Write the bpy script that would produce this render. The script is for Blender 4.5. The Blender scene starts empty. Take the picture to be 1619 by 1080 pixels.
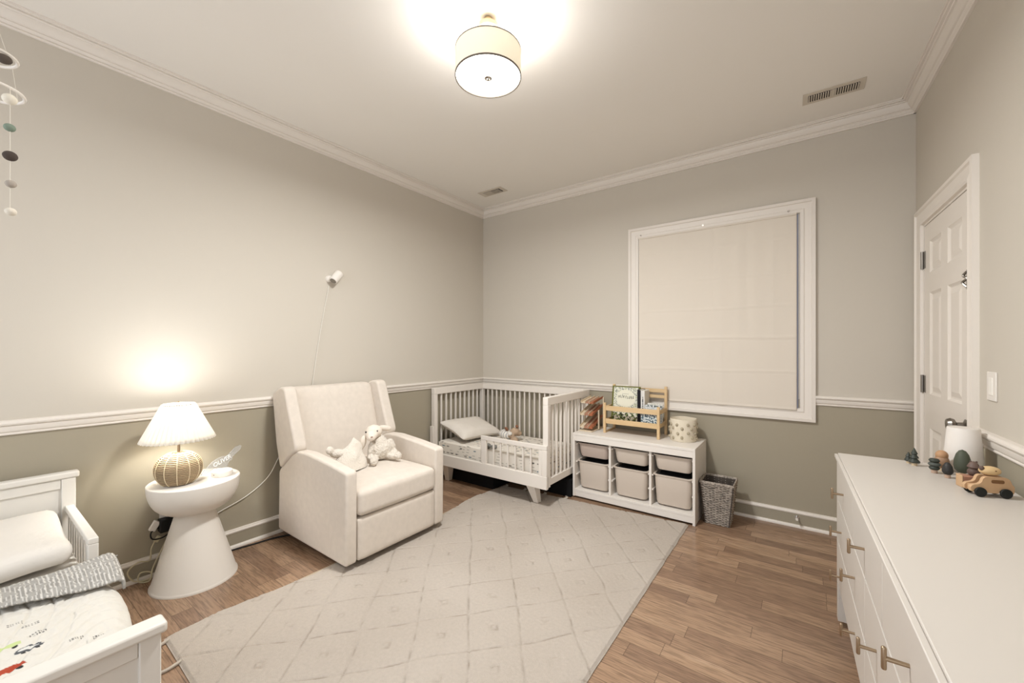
import bpy, bmesh, math, random
from mathutils import Vector, Matrix, noise
random.seed(7)
SC = bpy.context.scene
COL = SC.collection
R = math.radians

# ---------------------------------------------------------------- camera, world, exposure
cam = bpy.data.cameras.new('camera'); camo = bpy.data.objects.new('camera', cam); COL.objects.link(camo)
camo.location = (0, 0, 1.24); camo.rotation_euler = (R(90), 0, R(35.907))
cam.sensor_width = 36; cam.lens = 636 / 1619 * 36; cam.shift_y = 10 / 1619
cam.clip_start = .02
SC.camera = camo
w = bpy.data.worlds.new('world'); SC.world = w; w.use_nodes = True
w.node_tree.nodes['Background'].inputs[0].default_value = (.945, .985, 1.05, 1)
w.node_tree.nodes['Background'].inputs[1].default_value = 1.55
SC.view_settings.view_transform = 'Standard'; SC.view_settings.look = 'None'
SC.view_settings.gamma = 1; SC.view_settings.exposure = 0.12; SC.view_settings.use_curve_mapping = False

# room constants (metres)
XL, YB, ZC = -2.87, 3.42, 2.75
YF = -1.15
TH = R(1.6)
QX = .5545
ORG = (0, 0, 0)

# ---------------------------------------------------------------- materials
MATS = {}
def srgb(h):
    if isinstance(h, str):
        h = [int(h[i:i + 2], 16) / 255 for i in (0, 2, 4)]
    return tuple(((c + .055) / 1.055) ** 2.4 if c > .04045 else c / 12.92 for c in h) + (1,)

def mat(name, col, rough=.6, metal=0, bump=None, vary=0, vscale=8, spec=.4, emit=None, trans=0, sheen=0, alpha=None, ior=1.45, attr=False, transl=0):
    """bump = (scale, strength, distance)"""
    if name in MATS: return MATS[name]
    m = bpy.data.materials.new(name); m.use_nodes = True
    nt = m.node_tree; N = nt.nodes; L = nt.links
    b = N['Principled BSDF']
    c = srgb(col)
    b.inputs['Base Color'].default_value = c
    b.inputs['Roughness'].default_value = rough
    b.inputs['Metallic'].default_value = metal
    b.inputs['Specular IOR Level'].default_value = spec
    b.inputs['IOR'].default_value = ior
    if trans: b.inputs['Transmission Weight'].default_value = trans
    if sheen: b.inputs['Sheen Weight'].default_value = sheen
    tc = N.new('ShaderNodeTexCoord')
    src = None
    if attr:
        a = N.new('ShaderNodeVertexColor'); a.layer_name = 'Col'; src = a.outputs['Color']
        L.new(src, b.inputs['Base Color'])
    if vary:
        n = N.new('ShaderNodeTexNoise'); n.inputs['Scale'].default_value = vscale; n.inputs['Detail'].default_value = 5
        L.new(tc.outputs['Object'], n.inputs['Vector'])
        mr = N.new('ShaderNodeMapRange'); mr.inputs[1].default_value = .3; mr.inputs[2].default_value = .7
        mr.inputs[3].default_value = 1 - vary; mr.inputs[4].default_value = 1 + vary
        L.new(n.outputs['Fac'], mr.inputs[0])
        mx = N.new('ShaderNodeVectorMath'); mx.operation = 'SCALE'
        if src: L.new(src, mx.inputs[0])
        else: mx.inputs[0].default_value = c[:3]
        L.new(mr.outputs[0], mx.inputs['Scale']); L.new(mx.outputs[0], b.inputs['Base Color'])
    if bump:
        n = N.new('ShaderNodeTexNoise'); n.inputs['Scale'].default_value = bump[0]; n.inputs['Detail'].default_value = 4
        L.new(tc.outputs['Object'], n.inputs['Vector'])
        bp = N.new('ShaderNodeBump'); bp.inputs['Strength'].default_value = bump[1]; bp.inputs['Distance'].default_value = bump[2]
        L.new(n.outputs['Fac'], bp.inputs['Height']); L.new(bp.outputs[0], b.inputs['Normal'])
    if emit:
        b.inputs['Emission Color'].default_value = srgb(emit[0]); b.inputs['Emission Strength'].default_value = emit[1]
    if transl:
        t = N.new('ShaderNodeBsdfTranslucent'); t.inputs['Color'].default_value = c
        mxs = N.new('ShaderNodeMixShader'); mxs.inputs[0].default_value = transl
        L.new(b.outputs[0], mxs.inputs[1]); L.new(t.outputs[0], mxs.inputs[2])
        L.new(mxs.outputs[0], N['Material Output'].inputs[0])
    MATS[name] = m
    return m

def wood(name, c1, c2, scale=(3, 40, 40), rough=.5):
    if name in MATS: return MATS[name]
    m = mat(name, c1, rough)
    nt = m.node_tree; N = nt.nodes; L = nt.links
    tc = N.new('ShaderNodeTexCoord'); mp = N.new('ShaderNodeMapping'); mp.inputs['Scale'].default_value = scale
    n = N.new('ShaderNodeTexNoise'); n.inputs['Scale'].default_value = 1.0; n.inputs['Detail'].default_value = 6
    cr = N.new('ShaderNodeMix'); cr.data_type = 'RGBA'
    cr.inputs[6].default_value = srgb(c1); cr.inputs[7].default_value = srgb(c2)
    L.new(tc.outputs['Object'], mp.inputs[0]); L.new(mp.outputs[0], n.inputs['Vector'])
    L.new(n.outputs['Fac'], cr.inputs[0]); L.new(cr.outputs[2], N['Principled BSDF'].inputs['Base Color'])
    return m

def wall_mat():
    m = mat('wall_paint', 'CAC2B5', .75, bump=(220, .08, .002))
    nt = m.node_tree; N = nt.nodes; L = nt.links
    g = N.new('ShaderNodeNewGeometry'); s = N.new('ShaderNodeSeparateXYZ'); L.new(g.outputs['Position'], s.inputs[0])
    c = N.new('ShaderNodeMath'); c.operation = 'GREATER_THAN'; c.inputs[1].default_value = .885; L.new(s.outputs[2], c.inputs[0])
    mx = N.new('ShaderNodeMix'); mx.data_type = 'RGBA'
    mx.inputs[6].default_value = srgb('A39A87'); mx.inputs[7].default_value = srgb('CAC2B5')
    L.new(c.outputs[0], mx.inputs[0]); L.new(mx.outputs[2], N['Principled BSDF'].inputs['Base Color'])
    return m

def floor_mat():
    m = bpy.data.materials.new('floor_planks'); m.use_nodes = True
    nt = m.node_tree; N = nt.nodes; L = nt.links; b = N['Principled BSDF']
    def M(op, a=None, bb=None, c=None):
        n = N.new('ShaderNodeMath'); n.operation = op
        for i, v in enumerate((a, bb, c)):
            if v is None: continue
            if isinstance(v, (int, float)): n.inputs[i].default_value = v
            else: L.new(v, n.inputs[i])
        return n.outputs[0]
    tc = N.new('ShaderNodeTexCoord'); s = N.new('ShaderNodeSeparateXYZ'); L.new(tc.outputs['Object'], s.inputs[0])
    W = .083
    yr = M('DIVIDE', s.outputs[1], W); row = M('FLOOR', yr); fy = M('SUBTRACT', yr, row)
    wn = N.new('ShaderNodeTexWhiteNoise'); wn.noise_dimensions = '1D'; L.new(row, wn.inputs['W'])
    wn2 = N.new('ShaderNodeTexWhiteNoise'); wn2.noise_dimensions = '1D'; L.new(M('ADD', row, 71.3), wn2.inputs['W'])
    ln = M('MULTIPLY_ADD', wn2.outputs['Value'], .42, .36)
    xr = M('DIVIDE', M('MULTIPLY_ADD', wn.outputs['Value'], 3.0, s.outputs[0]), ln)
    colm = M('FLOOR', xr); fx = M('SUBTRACT', xr, colm)
    cb = N.new('ShaderNodeCombineXYZ'); L.new(row, cb.inputs[0]); L.new(colm, cb.inputs[1])
    w3 = N.new('ShaderNodeTexWhiteNoise'); w3.noise_dimensions = '3D'; L.new(cb.outputs[0], w3.inputs['Vector'])
    # grain
    off = M('MULTIPLY', w3.outputs['Value'], 40.0)
    cv = N.new('ShaderNodeCombineXYZ'); L.new(M('MULTIPLY_ADD', s.outputs[0], 2.2, off), cv.inputs[0])
    L.new(M('MULTIPLY_ADD', s.outputs[1], 26.0, off), cv.inputs[1]); L.new(off, cv.inputs[2])
    n1 = N.new('ShaderNodeTexNoise'); n1.inputs['Scale'].default_value = 1.6; n1.inputs['Detail'].default_value = 7; n1.inputs['Distortion'].default_value = 1.4
    L.new(cv.outputs[0], n1.inputs['Vector'])
    ramp = N.new('ShaderNodeValToRGB'); e = ramp.color_ramp.elements
    e[0].position = 0; e[0].color = srgb('6C5344'); e[1].position = 1; e[1].color = srgb('BEA389')
    for p_, c_ in ((.35, '876B56'), (.7, 'A18369')):
        q = ramp.color_ramp.elements.new(p_); q.color = srgb(c_)
    tone = M('ADD', M('MULTIPLY', w3.outputs['Value'], .42), M('MULTIPLY', n1.outputs['Fac'], .62))
    L.new(tone, ramp.inputs[0])
    # grain streak lines
    n2 = N.new('ShaderNodeTexNoise'); n2.inputs['Scale'].default_value = 6; n2.inputs['Detail'].default_value = 3
    L.new(cv.outputs[0], n2.inputs['Vector'])
    st = N.new('ShaderNodeMapRange'); st.inputs[1].default_value = .45; st.inputs[2].default_value = .62; st.inputs[3].default_value = 1.08; st.inputs[4].default_value = .74
    L.new(n2.outputs['Fac'], st.inputs[0])
    # gaps
    ey = M('MULTIPLY', M('MINIMUM', fy, M('SUBTRACT', 1.0, fy)), W)
    ex = M('MULTIPLY', M('MINIMUM', fx, M('SUBTRACT', 1.0, fx)), ln)
    ed = M('MINIMUM', ey, ex)
    gp = N.new('ShaderNodeMapRange'); gp.inputs[1].default_value = .0006; gp.inputs[2].default_value = .0016; gp.inputs[3].default_value = .45; gp.inputs[4].default_value = 1
    L.new(ed, gp.inputs[0])
    sc = N.new('ShaderNodeVectorMath'); sc.operation = 'SCALE'
    L.new(ramp.outputs[0], sc.inputs[0]); L.new(M('MULTIPLY', st.outputs[0], gp.outputs[0]), sc.inputs['Scale'])
    L.new(sc.outputs[0], b.inputs['Base Color'])
    b.inputs['Roughness'].default_value = .22; b.inputs['Specular IOR Level'].default_value = .5
    bp = N.new('ShaderNodeBump'); bp.inputs['Strength'].default_value = .35; bp.inputs['Distance'].default_value = .001
    L.new(M('MULTIPLY_ADD', n1.outputs['Fac'], .25, gp.outputs[0]), bp.inputs['Height']); L.new(bp.outputs[0], b.inputs['Normal'])
    return m

WALL = wall_mat(); FLOOR = floor_mat()
CEIL = mat('ceiling_paint', 'ECE7DF', .8, bump=(200, .05, .002))
TRIM = mat('trim_white', 'E4DCD2', .45)
BASEG = mat('baseboard_grey', 'A09784', .5)
DOORW = mat('door_white', 'E8E0D6', .4)
WHITE = mat('furniture_white', 'E6DFD6', .4)
CRIBW = mat('crib_white', 'E4DCD2', .45)
BEDW = mat('bed_white', 'DDD8CF', .42)
FABRIC = mat('chair_fabric', 'D9CEC1', .95, bump=(420, .35, .003), vary=.035, vscale=30, sheen=.15)
PLAST = mat('table_white', 'DFD8CE', .35)
PLUSH = mat('plush_white', 'E6DCCE', 1, bump=(160, .8, .01), sheen=.3)
BRASS = mat('brushed_brass', 'A8937A', .38, 1)
CHROME = mat('chrome', 'C9C4BE', .15, 1)
NICKEL = mat('hinge_nickel', '8E8880', .3, 1)
BLACK = mat('black_plastic', '141312', .5)
BIN = mat('bin_beige', 'CFC2B4', .45)
CREAMW = mat('tray_cream', 'CFC3B4', .5)
PINE = wood('light_pine', 'DDC29A', 'C9A878', (4, 40, 40))
TOYW = wood('toy_wood', 'CFAE88', 'BC9672', (30, 30, 6))
TERRA = mat('terracotta_paint', 'A8684A', .5)
CLAY = mat('dusty_pink_paint', 'AE8069', .55)
PALEW = wood('pale_wood', 'DCC9AC', 'CDB592', (10, 60, 60))
DKGREEN = mat('dark_green_paint', '393D36', .5)
GREEN = mat('sage_green_paint', '4E5244', .55)
DKGREY = mat('charcoal_paint', '33312F', .5)
BROWN = mat('brown_wood', '5E4C44', .5)
CORDW = mat('cord_white', 'DDD8CE', .5)
CORDC = mat('cord_cream', 'C9BE9E', .5)
COTTON = mat('pillow_cotton', 'DCD6CD', .95, bump=(14, .25, .02))
ATTR = mat('printed_cloth', 'FFFFFF', .95, attr=True, bump=(240, .3, .002))
PAGE = mat('paper', 'DDD8CC', .8)

# ---------------------------------------------------------------- mesh helpers
class MB:
    def __init__(s): s.v = []; s.f = []
    def add(s, vs, fs):
        o = len(s.v); s.v += [tuple(p) for p in vs]; s.f += [tuple(i + o for i in f) for f in fs]; return s
    def box(s, x0, y0, z0, x1, y1, z1):
        x0, x1 = sorted((x0, x1)); y0, y1 = sorted((y0, y1)); z0, z1 = sorted((z0, z1))
        v = [(x0, y0, z0), (x1, y0, z0), (x1, y1, z0), (x0, y1, z0), (x0, y0, z1), (x1, y0, z1), (x1, y1, z1), (x0, y1, z1)]
        return s.add(v, [(0, 3, 2, 1), (4, 5, 6, 7), (0, 1, 5, 4), (1, 2, 6, 5), (2, 3, 7, 6), (3, 0, 4, 7)])
    def bar(s, p0, p1, w, h, up=(0, 0, 1)):
        p0, p1 = Vector(p0), Vector(p1); d = (p1 - p0).normalized(); u = Vector(up)
        if abs(d.dot(u)) > .98: u = Vector((1, 0, 0))
        sd = d.cross(u).normalized(); u = sd.cross(d).normalized()
        vs = [p + sd * a * w / 2 + u * b * h / 2 for p in (p0, p1) for a, b in ((-1, -1), (1, -1), (1, 1), (-1, 1))]
        return s.add(vs, [(0, 1, 2, 3), (7, 6, 5, 4), (0, 4, 5, 1), (1, 5, 6, 2), (2, 6, 7, 3), (3, 7, 4, 0)])
    def prism(s, pts, axis, a, b):
        """pts 2D outline extruded along axis from a to b"""
        def P(p, t):
            return {'x': (t, p[0], p[1]), 'y': (p[0], t, p[1]), 'z': (p[0], p[1], t)}[axis]
        n = len(pts); vs = [P(p, a) for p in pts] + [P(p, b) for p in pts]
        fs = [tuple(range(n))[::-1], tuple(range(n, 2 * n))] + [(i, (i + 1) % n, n + (i + 1) % n, n + i) for i in range(n)]
        return s.add(vs, fs)
    def lathe(s, prof, n=48, c=(0, 0, 0), cap=True):
        vs = []; fs = []
        for r, z in prof:
            for k in range(n):
                a = 2 * math.pi * k / n; vs.append((c[0] + r * math.cos(a), c[1] + r * math.sin(a), c[2] + z))
        for j in range(len(prof) - 1):
            for k in range(n):
                k2 = (k + 1) % n; fs.append((j * n + k, j * n + k2, (j + 1) * n + k2, (j + 1) * n + k))
        if cap:
            if prof[0][0] > 1e-5: fs.append(tuple(range(n))[::-1])
            if prof[-1][0] > 1e-5: fs.append(tuple(range((len(prof) - 1) * n, len(prof) * n)))
        return s.add(vs, fs)
    def cyl(s, p0, p1, r0, r1=None, n=20):
        r1 = r0 if r1 is None else r1
        return s.tube([p0, p1], r0, n, radii=[r0, r1])
    def tube(s, pts, r, n=8, radii=None, closed=False):
        pts = [Vector(p) for p in pts]; m = len(pts); vs = []; fs = []
        prev = None
        for i, p in enumerate(pts):
            if closed: d = pts[(i + 1) % m] - pts[i - 1]
            else: d = pts[min(i + 1, m - 1)] - pts[max(i - 1, 0)]
            d.normalize()
            if prev is None:
                u = Vector((0, 0, 1)) if abs(d.z) < .9 else Vector((1, 0, 0))
                a = d.cross(u).normalized()
            else:
                a = (prev - d * prev.dot(d)).normalized()
            prev = a; b = d.cross(a)
            rr = radii[i] if radii else r
            for k in range(n):
                t = 2 * math.pi * k / n; vs.append(p + (a * math.cos(t) + b * math.sin(t)) * rr)
        for i in range(m if closed else m - 1):
            j = (i + 1) % m
            for k in range(n):
                k2 = (k + 1) % n; fs.append((i * n + k, i * n + k2, j * n + k2, j * n + k))
        if not closed: fs += [tuple(range(n))[::-1], tuple(range((m - 1) * n, m * n))]
        return s.add(vs, fs)
    def ell(s, c, r, n=20, m=12, rot=None):
        vs = []; fs = []; M_ = Matrix.Identity(3) if rot is None else rot
        vs.append(Vector(c) + M_ @ Vector((0, 0, -r[2])))
        for j in range(1, m):
            t = math.pi * j / m - math.pi / 2
            for k in range(n):
                a = 2 * math.pi * k / n
                vs.append(Vector(c) + M_ @ Vector((r[0] * math.cos(t) * math.cos(a), r[1] * math.cos(t) * math.sin(a), r[2] * math.sin(t))))
        vs.append(Vector(c) + M_ @ Vector((0, 0, r[2])))
        for k in range(n):
            k2 = (k + 1) % n
            fs.append((0, 1 + k2, 1 + k))
            for j in range(m - 2): fs.append((1 + j * n + k, 1 + j * n + k2, 1 + (j + 1) * n + k2, 1 + (j + 1) * n + k))
            fs.append((1 + (m - 2) * n + k, 1 + (m - 2) * n + k2, len(vs) - 1))
        return s.add(vs, fs)
    def rbox(s, x0, y0, z0, x1, y1, z1, r, N=8, puff=0, fn=None):
        """rounded, optionally pillowed box"""
        c = Vector(((x0 + x1) / 2, (y0 + y1) / 2, (z0 + z1) / 2)); h = Vector(((x1 - x0) / 2, (y1 - y0) / 2, (z1 - z0) / 2))
        idx = {}; vs = []; fs = []
        def V(i, j, k):
            key = (i, j, k)
            if key not in idx:
                p = Vector((h.x * (2 * i / N - 1), h.y * (2 * j / N - 1), h.z * (2 * k / N - 1)))
                # concentrate samples near edges
                p = Vector([hh * math.copysign(abs(q / hh) ** .6, q) if hh else 0 for q, hh in zip(p, h)])
                rr = min(r, h.x * .999, h.y * .999, h.z * .999)
                inn = Vector([max(-(hh - rr), min(hh - rr, q)) for q, hh in zip(p, h)])
                d = p - inn
                if d.length > 1e-9: p = inn + d.normalized() * rr
                if puff:
                    pu = puff * max(0, 1 - (p.x / h.x) ** 2) * max(0, 1 - (p.y / h.y) ** 2)
                    p.z += pu * (p.z / h.z)
                p = p + c
                if fn: p = fn(p)
                idx[key] = len(vs); vs.append(p)
            return idx[key]
        for a in range(N):
            for b in range(N):
                fs += [(V(a, b, 0), V(a, b + 1, 0), V(a + 1, b + 1, 0), V(a + 1, b, 0)),
                       (V(a, b, N), V(a + 1, b, N), V(a + 1, b + 1, N), V(a, b + 1, N)),
                       (V(a, 0, b), V(a + 1, 0, b), V(a + 1, 0, b + 1), V(a, 0, b + 1)),
                       (V(a, N, b), V(a, N, b + 1), V(a + 1, N, b + 1), V(a + 1, N, b)),
                       (V(0, a, b), V(0, a, b + 1), V(0, a + 1, b + 1), V(0, a + 1, b)),
                       (V(N, a, b), V(N, a + 1, b), V(N, a + 1, b + 1), V(N, a, b + 1))]
        return s.add(vs, fs)
    def build(s, name, m, parent=None, smooth=35, bevel=0, sub=0, seg=2, fn=None):
        me = bpy.data.meshes.new(name)
        vs = [fn(Vector(p)) for p in s.v] if fn else s.v
        me.from_pydata([tuple(p) for p in vs], [], s.f); me.validate()
        bm = bmesh.new(); bm.from_mesh(me)
        bmesh.ops.recalc_face_normals(bm, faces=bm.faces)
        if smooth:
            lim = R(smooth)
            for f in bm.faces: f.smooth = True
            for e in bm.edges:
                if len(e.link_faces) == 2 and e.calc_face_angle(0) > lim: e.smooth = False
        bm.to_mesh(me); bm.free()
        me.materials.append(m)
        o = bpy.data.objects.new(name, me); COL.objects.link(o)
        if parent is not None: o.parent = parent
        if bevel:
            b = o.modifiers.new('bevel', 'BEVEL'); b.width = bevel; b.segments = seg; b.limit_method = 'ANGLE'; b.angle_limit = R(40)
            b.harden_normals = False
        if sub:
            q = o.modifiers.new('sub', 'SUBSURF'); q.levels = sub; q.render_levels = sub
        return o

def tag(o, label, cat, group=None, kind=None):
    o['label'] = label; o['category'] = cat
    if group: o['group'] = group
    if kind: o['kind'] = kind
    return o
def thing(name, label, cat, loc=ORG, rz=0, group=None):
    o = bpy.data.objects.new(name, None); COL.objects.link(o); o.location = loc; o.rotation_euler = (0, 0, rz)
    o.empty_display_size = .05
    return tag(o, label, cat, group)
def struct(o, label=None):
    o['kind'] = 'structure'
    if label: o['label'] = label
    return o
def sempty(name, loc=ORG, rz=0, label=None):
    o = bpy.data.objects.new(name, None); COL.objects.link(o); o.location = loc; o.rotation_euler = (0, 0, rz)
    return struct(o, label)
def copy_tree(o, parent=None):
    c = o.copy(); COL.objects.link(c)
    if parent is not None: c.parent = parent; c.matrix_parent_inverse = o.matrix_parent_inverse.copy()
    for ch in list(o.children): copy_tree(ch, c)
    return c
def surf(nu, nv, fn):
    b = MB(); vs = [fn(i / nu, j / nv) for j in range(nv + 1) for i in range(nu + 1)]
    fs = [(j * (nu + 1) + i, j * (nu + 1) + i + 1, (j + 1) * (nu + 1) + i + 1, (j + 1) * (nu + 1) + i) for j in range(nv) for i in range(nu)]
    return b.add(vs, fs)
def paint(o, fn):
    """pattern colour of the cloth itself, per vertex"""
    me = o.data; ca = me.color_attributes.new('Col', 'FLOAT_COLOR', 'POINT')
    for i, v in enumerate(me.vertices): ca.data[i].color = fn(v.co)
def blob(name, ells, m, parent=None, voxel=.006, noise_s=None, tubes=()):
    b = MB()
    for e in ells: b.ell(*e)
    for t in tubes: b.tube(*t)
    o = b.build(name, m, parent)
    r = o.modifiers.new('remesh', 'REMESH'); r.mode = 'VOXEL'; r.voxel_size = voxel; r.use_smooth_shade = True
    s = o.modifiers.new('smooth', 'SMOOTH'); s.iterations = 4; s.factor = .6
    if noise_s:
        t = bpy.data.textures.new(name, 'CLOUDS'); t.noise_scale = noise_s[0]
        d = o.modifiers.new('displace', 'DISPLACE'); d.texture = t; d.strength = noise_s[1]; d.mid_level = .5
    return o
def smoothpath(pts, n=8):
    pts = [Vector(p) for p in pts]; out = []
    P = [pts[0]] + pts + [pts[-1]]
    for i in range(1, len(P) - 2):
        for k in range(n):
            t = k / n; a, b, c, d = P[i - 1], P[i], P[i + 1], P[i + 2]
            out.append(.5 * ((2 * b) + (c - a) * t + (2 * a - 5 * b + 4 * c - d) * t * t + (3 * b - a - 3 * c + d) * t ** 3))
    out.append(pts[-1]); return out
def light(kind, name, loc, power, col=(1, .9, .78), size=.05, rot=(0, 0, 0), parent=None):
    l = bpy.data.lights.new(name, kind); l.energy = power; l.color = col
    if kind == 'AREA': l.size = size; l.shape = 'DISK'
    else: l.shadow_soft_size = size
    o = bpy.data.objects.new(name, l); COL.objects.link(o); o.location = loc; o.rotation_euler = rot
    if parent is not None: o.parent = parent
    return o

# ================================================================= room shell
XR0 = 1.0
struct(MB().box(XL - .1, YF, -.08, XR0, YB + .1, 0).build('floor', FLOOR), 'brown oak plank floor')
struct(MB().box(XL - .1, YF, ZC, XR0, YB + .1, ZC + .1).build('ceiling', CEIL), 'plain off white ceiling')
struct(MB().box(XL - .1, YF, 0, XL, YB + .1, ZC).build('wall_left', WALL), 'greige wall with grey lower part behind the armchair')
wx0, wx1, wz0, wz1 = -1.135, -.03, .80, 2.175
b = MB().box(XL, YB, 0, wx0, YB + .1, ZC).box(wx1, YB, 0, QX + .02, YB + .1, ZC).box(wx0, YB, 0, wx1, YB + .1, wz0).box(wx0, YB, wz1, wx1, YB + .1, ZC)
struct(b.build('wall_back', WALL), 'greige wall with grey lower part around the window')
RW = dict(loc=(QX, YB, 0), rz=TH)   # right wall frame: +x into the wall, -y towards the camera
d0, d1, dz = .16, .885, 1.945       # door opening in that frame
LW = YB - YF
o = MB().box(0, .1, 0, .1, -d0, ZC).box(0, -d1, 0, .1, -LW, ZC).box(0, -d0, dz, .1, -d1, ZC).build('wall_right', WALL)
o.location = RW['loc']; o.rotation_euler.z = TH; struct(o, 'greige wall with grey lower part holding the door')

# crown moulding profile (u out of wall, z)
CP = [(0, 2.664), (.012, 2.664), (.015, 2.670), (.011, 2.676), (.016, 2.680), (.022, 2.688), (.020, 2.692), (.028, 2.695), (.037, 2.705), (.043, 2.716), (.045, 2.727), (.053, 2.728), (.056, 2.733), (.053, 2.737), (.064, 2.738), (.066, 2.743), (.074, 2.743), (.074, ZC), (0, ZC)]
struct(MB().prism([(XL + u, z) for u, z in CP], 'y', YF, YB).build('trim_1', TRIM, smooth=20), 'white crown moulding along the left wall')
struct(MB().prism([(YB - u, z) for u, z in CP], 'x', XL, QX).build('trim_2', TRIM, smooth=20), 'white crown moulding above the window')
o = MB().prism([(-u, z) for u, z in CP], 'y', .0, -LW).build('trim_3', TRIM, smooth=20); o.location = RW['loc']; o.rotation_euler.z = TH; struct(o, 'white crown moulding above the door')
# chair rail
RP = [(0, .852), (.009, .852), (.011, .857), (.007, .862), (.014, .868), (.017, .876), (.019, .890), (.015, .893), (.023, .896), (.027, .903), (.026, .910), (.018, .916), (0, .918)]
struct(MB().prism([(XL + u, z) for u, z in RP], 'y', YF, YB).build('trim_4', TRIM, smooth=20), 'white chair rail on the left wall')
b = MB().prism([(YB - u, z) for u, z in RP], 'x', XL, -1.222).prism([(YB - u, z) for u, z in RP], 'x', .068, QX)
struct(b.build('trim_5', TRIM, smooth=20), 'white chair rail on the wall with the window')
RPR = [(u, z - .003) for u, z in RP]
o = MB().prism([(-u, z) for u, z in RPR], 'y', -.975, -LW).build('trim_6', TRIM, smooth=20); o.location = RW['loc']; o.rotation_euler.z = TH; struct(o, 'white chair rail beside the door')
# baseboards: grey body, white cap, white shoe
def baseboard(name, f, a, b_, lab, loc=None):
    e = sempty(name, label=lab)
    bd = MB().prism([f(0, 0), f(.013, 0), f(.013, .095), f(0, .095)], *a, *b_).build('board', BASEG, e)
    MB().prism([f(0, .092), f(.016, .092), f(.018, .1), f(.012, .104), (f(.01, .112)), f(0, .114)], *a, *b_).build('cap_moulding', TRIM, e, smooth=20)['label'] = 'white cap moulding'
    MB().prism([f(0, 0), f(.026, 0), f(.025, .01), f(.02, .017), f(.0135, .019), f(0, .019)], *a, *b_).build('shoe_moulding', TRIM, e, smooth=20)['label'] = 'white shoe moulding'
    if loc: e.location = loc; e.rotation_euler.z = TH
baseboard('baseboard_left', lambda u, z: (XL + u, z), ('y',), (YF, YB), 'grey baseboard with white edges on the left wall')
baseboard('baseboard_back', lambda u, z: (YB - u, z), ('x',), (XL, QX), 'grey baseboard with white edges below the window')
baseboard('baseboard_right', lambda u, z: (-u, z), ('y',), (-.975, -LW), 'grey baseboard with white edges behind the dresser', RW['loc'])

# ---- window
win = sempty('window_1', (0, YB, 0), label='large window with white casing behind a cream fabric shade')
def casing(x0, z0, x1, z1, wd, name='casing'):
    b = MB()
    prof = [(0, .0), (0, .024), (.02, .026), (.024, .018), (.06, .014), (.066, .018), (.084, .016), (.088, .0)]  # (distance from outer edge, out)
    ring = [[], [], [], []]
    for i, (sx, sz, X, Z) in enumerate(((1, 1, x0, z0), (-1, 1, x1, z0), (-1, -1, x1, z1), (1, -1, x0, z1))):
        ring[i] = [(X + sx * d * wd / .088, -u, Z + sz * d * wd / .088) for d, u in prof]
    vs = [p for r in ring for p in r]; n = len(prof); fs = []
    for i in range(4):
        j = (i + 1) % 4
        for k in range(n - 1): fs.append((i * n + k, i * n + k + 1, j * n + k + 1, j * n + k))
        fs.append((i * n + n - 1, i * n, j * n, j * n + n - 1))
    return b.add(vs, fs)
casing(-1.222, .735, .068, 2.257, .088).build('casing', TRIM, win, smooth=20)
MB().box(wx0, 0, wz0, wx0 + .012, .1, wz1).box(wx1 - .012, 0, wz0, wx1, .1, wz1).box(wx0, 0, wz1 - .012, wx1, .1, wz1).box(wx0, 0, wz0, wx1, .1, wz0 + .012).build('jamb', TRIM, win)
MB().box(wx1 - .013, -.004, wz0 + .01, wx1 + .002, .002, wz1 - .01).build('side_strip', mat('jamb_daylight_blue', 'A3A8BC', .4), win)['label'] = 'strip coloured with blue outside light beside the shade'  # bluish daylight at the window edge, put into the strip colour
b = MB().box(wx0 + .012, .05, wz0 + .012, wx0 + .05, .075, wz1 - .012).box(wx1 - .05, .05, wz0 + .012, wx1 - .012, .075, wz1 - .012)
b.box(wx0 + .05, .05, wz0 + .012, wx1 - .05, .075, wz0 + .05).box(wx0 + .05, .05, wz1 - .05, wx1 - .05, .075, wz1 - .012).box(wx0 + .05, .05, 1.47, wx1 - .05, .075, 1.51)
b.build('sash', TRIM, win)
GL = mat('window_glass', 'B9C4D6', .05, trans=.9)
MB().box(wx0 + .05, .06, wz0 + .05, wx1 - .05, .065, wz1 - .05).build('pane', GL, win)
# ---- fabric shade
sh = thing('roman_shade', 'flat cream fabric roman shade covering the window', 'window shade', (-.585, YB - .012, .806))
def shf(u, v):
    x = (u - .5) * 1.098; z = v * 1.362
    y = -.004 - .0035 * noise.noise(Vector((x * 7, z * 1.1, 3))) - .0035 * noise.noise(Vector((x * 18, z * .9, 9))) * (1 if u > .5 else .5)
    for s_, k in ((.185, .55), (.365, .9), (.53, .5), (.70, .35), (.88, .35)):
        zz = s_ * 1.362 + .003 * math.sin(x * 9 + s_ * 20)
        y += -.0045 * k * math.exp(-((z - zz - .008) / .012) ** 2) + .004 * k * math.exp(-((z - zz) / .006) ** 2)
    if v < .01: y -= .003
    return (x, y, z)
SHADE = mat('shade_cloth', 'DCD2C4', .95, bump=(500, .2, .001))
o = surf(120, 150, shf).build('cloth', SHADE, sh, smooth=60)
m_ = o.modifiers.new('s', 'SOLIDIFY'); m_.thickness = .003; m_.offset = 0
MB().box(-.549, -.012, 1.352, .549, .004, 1.366).build('head_rail', SHADE, sh, bevel=.002)
for x in (-.53, -.045, .50):
    MB().cyl((x, -.013, 1.385), (x, .0, 1.385), .006, n=12).build('mounting_screw', CHROME, sh)
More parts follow.
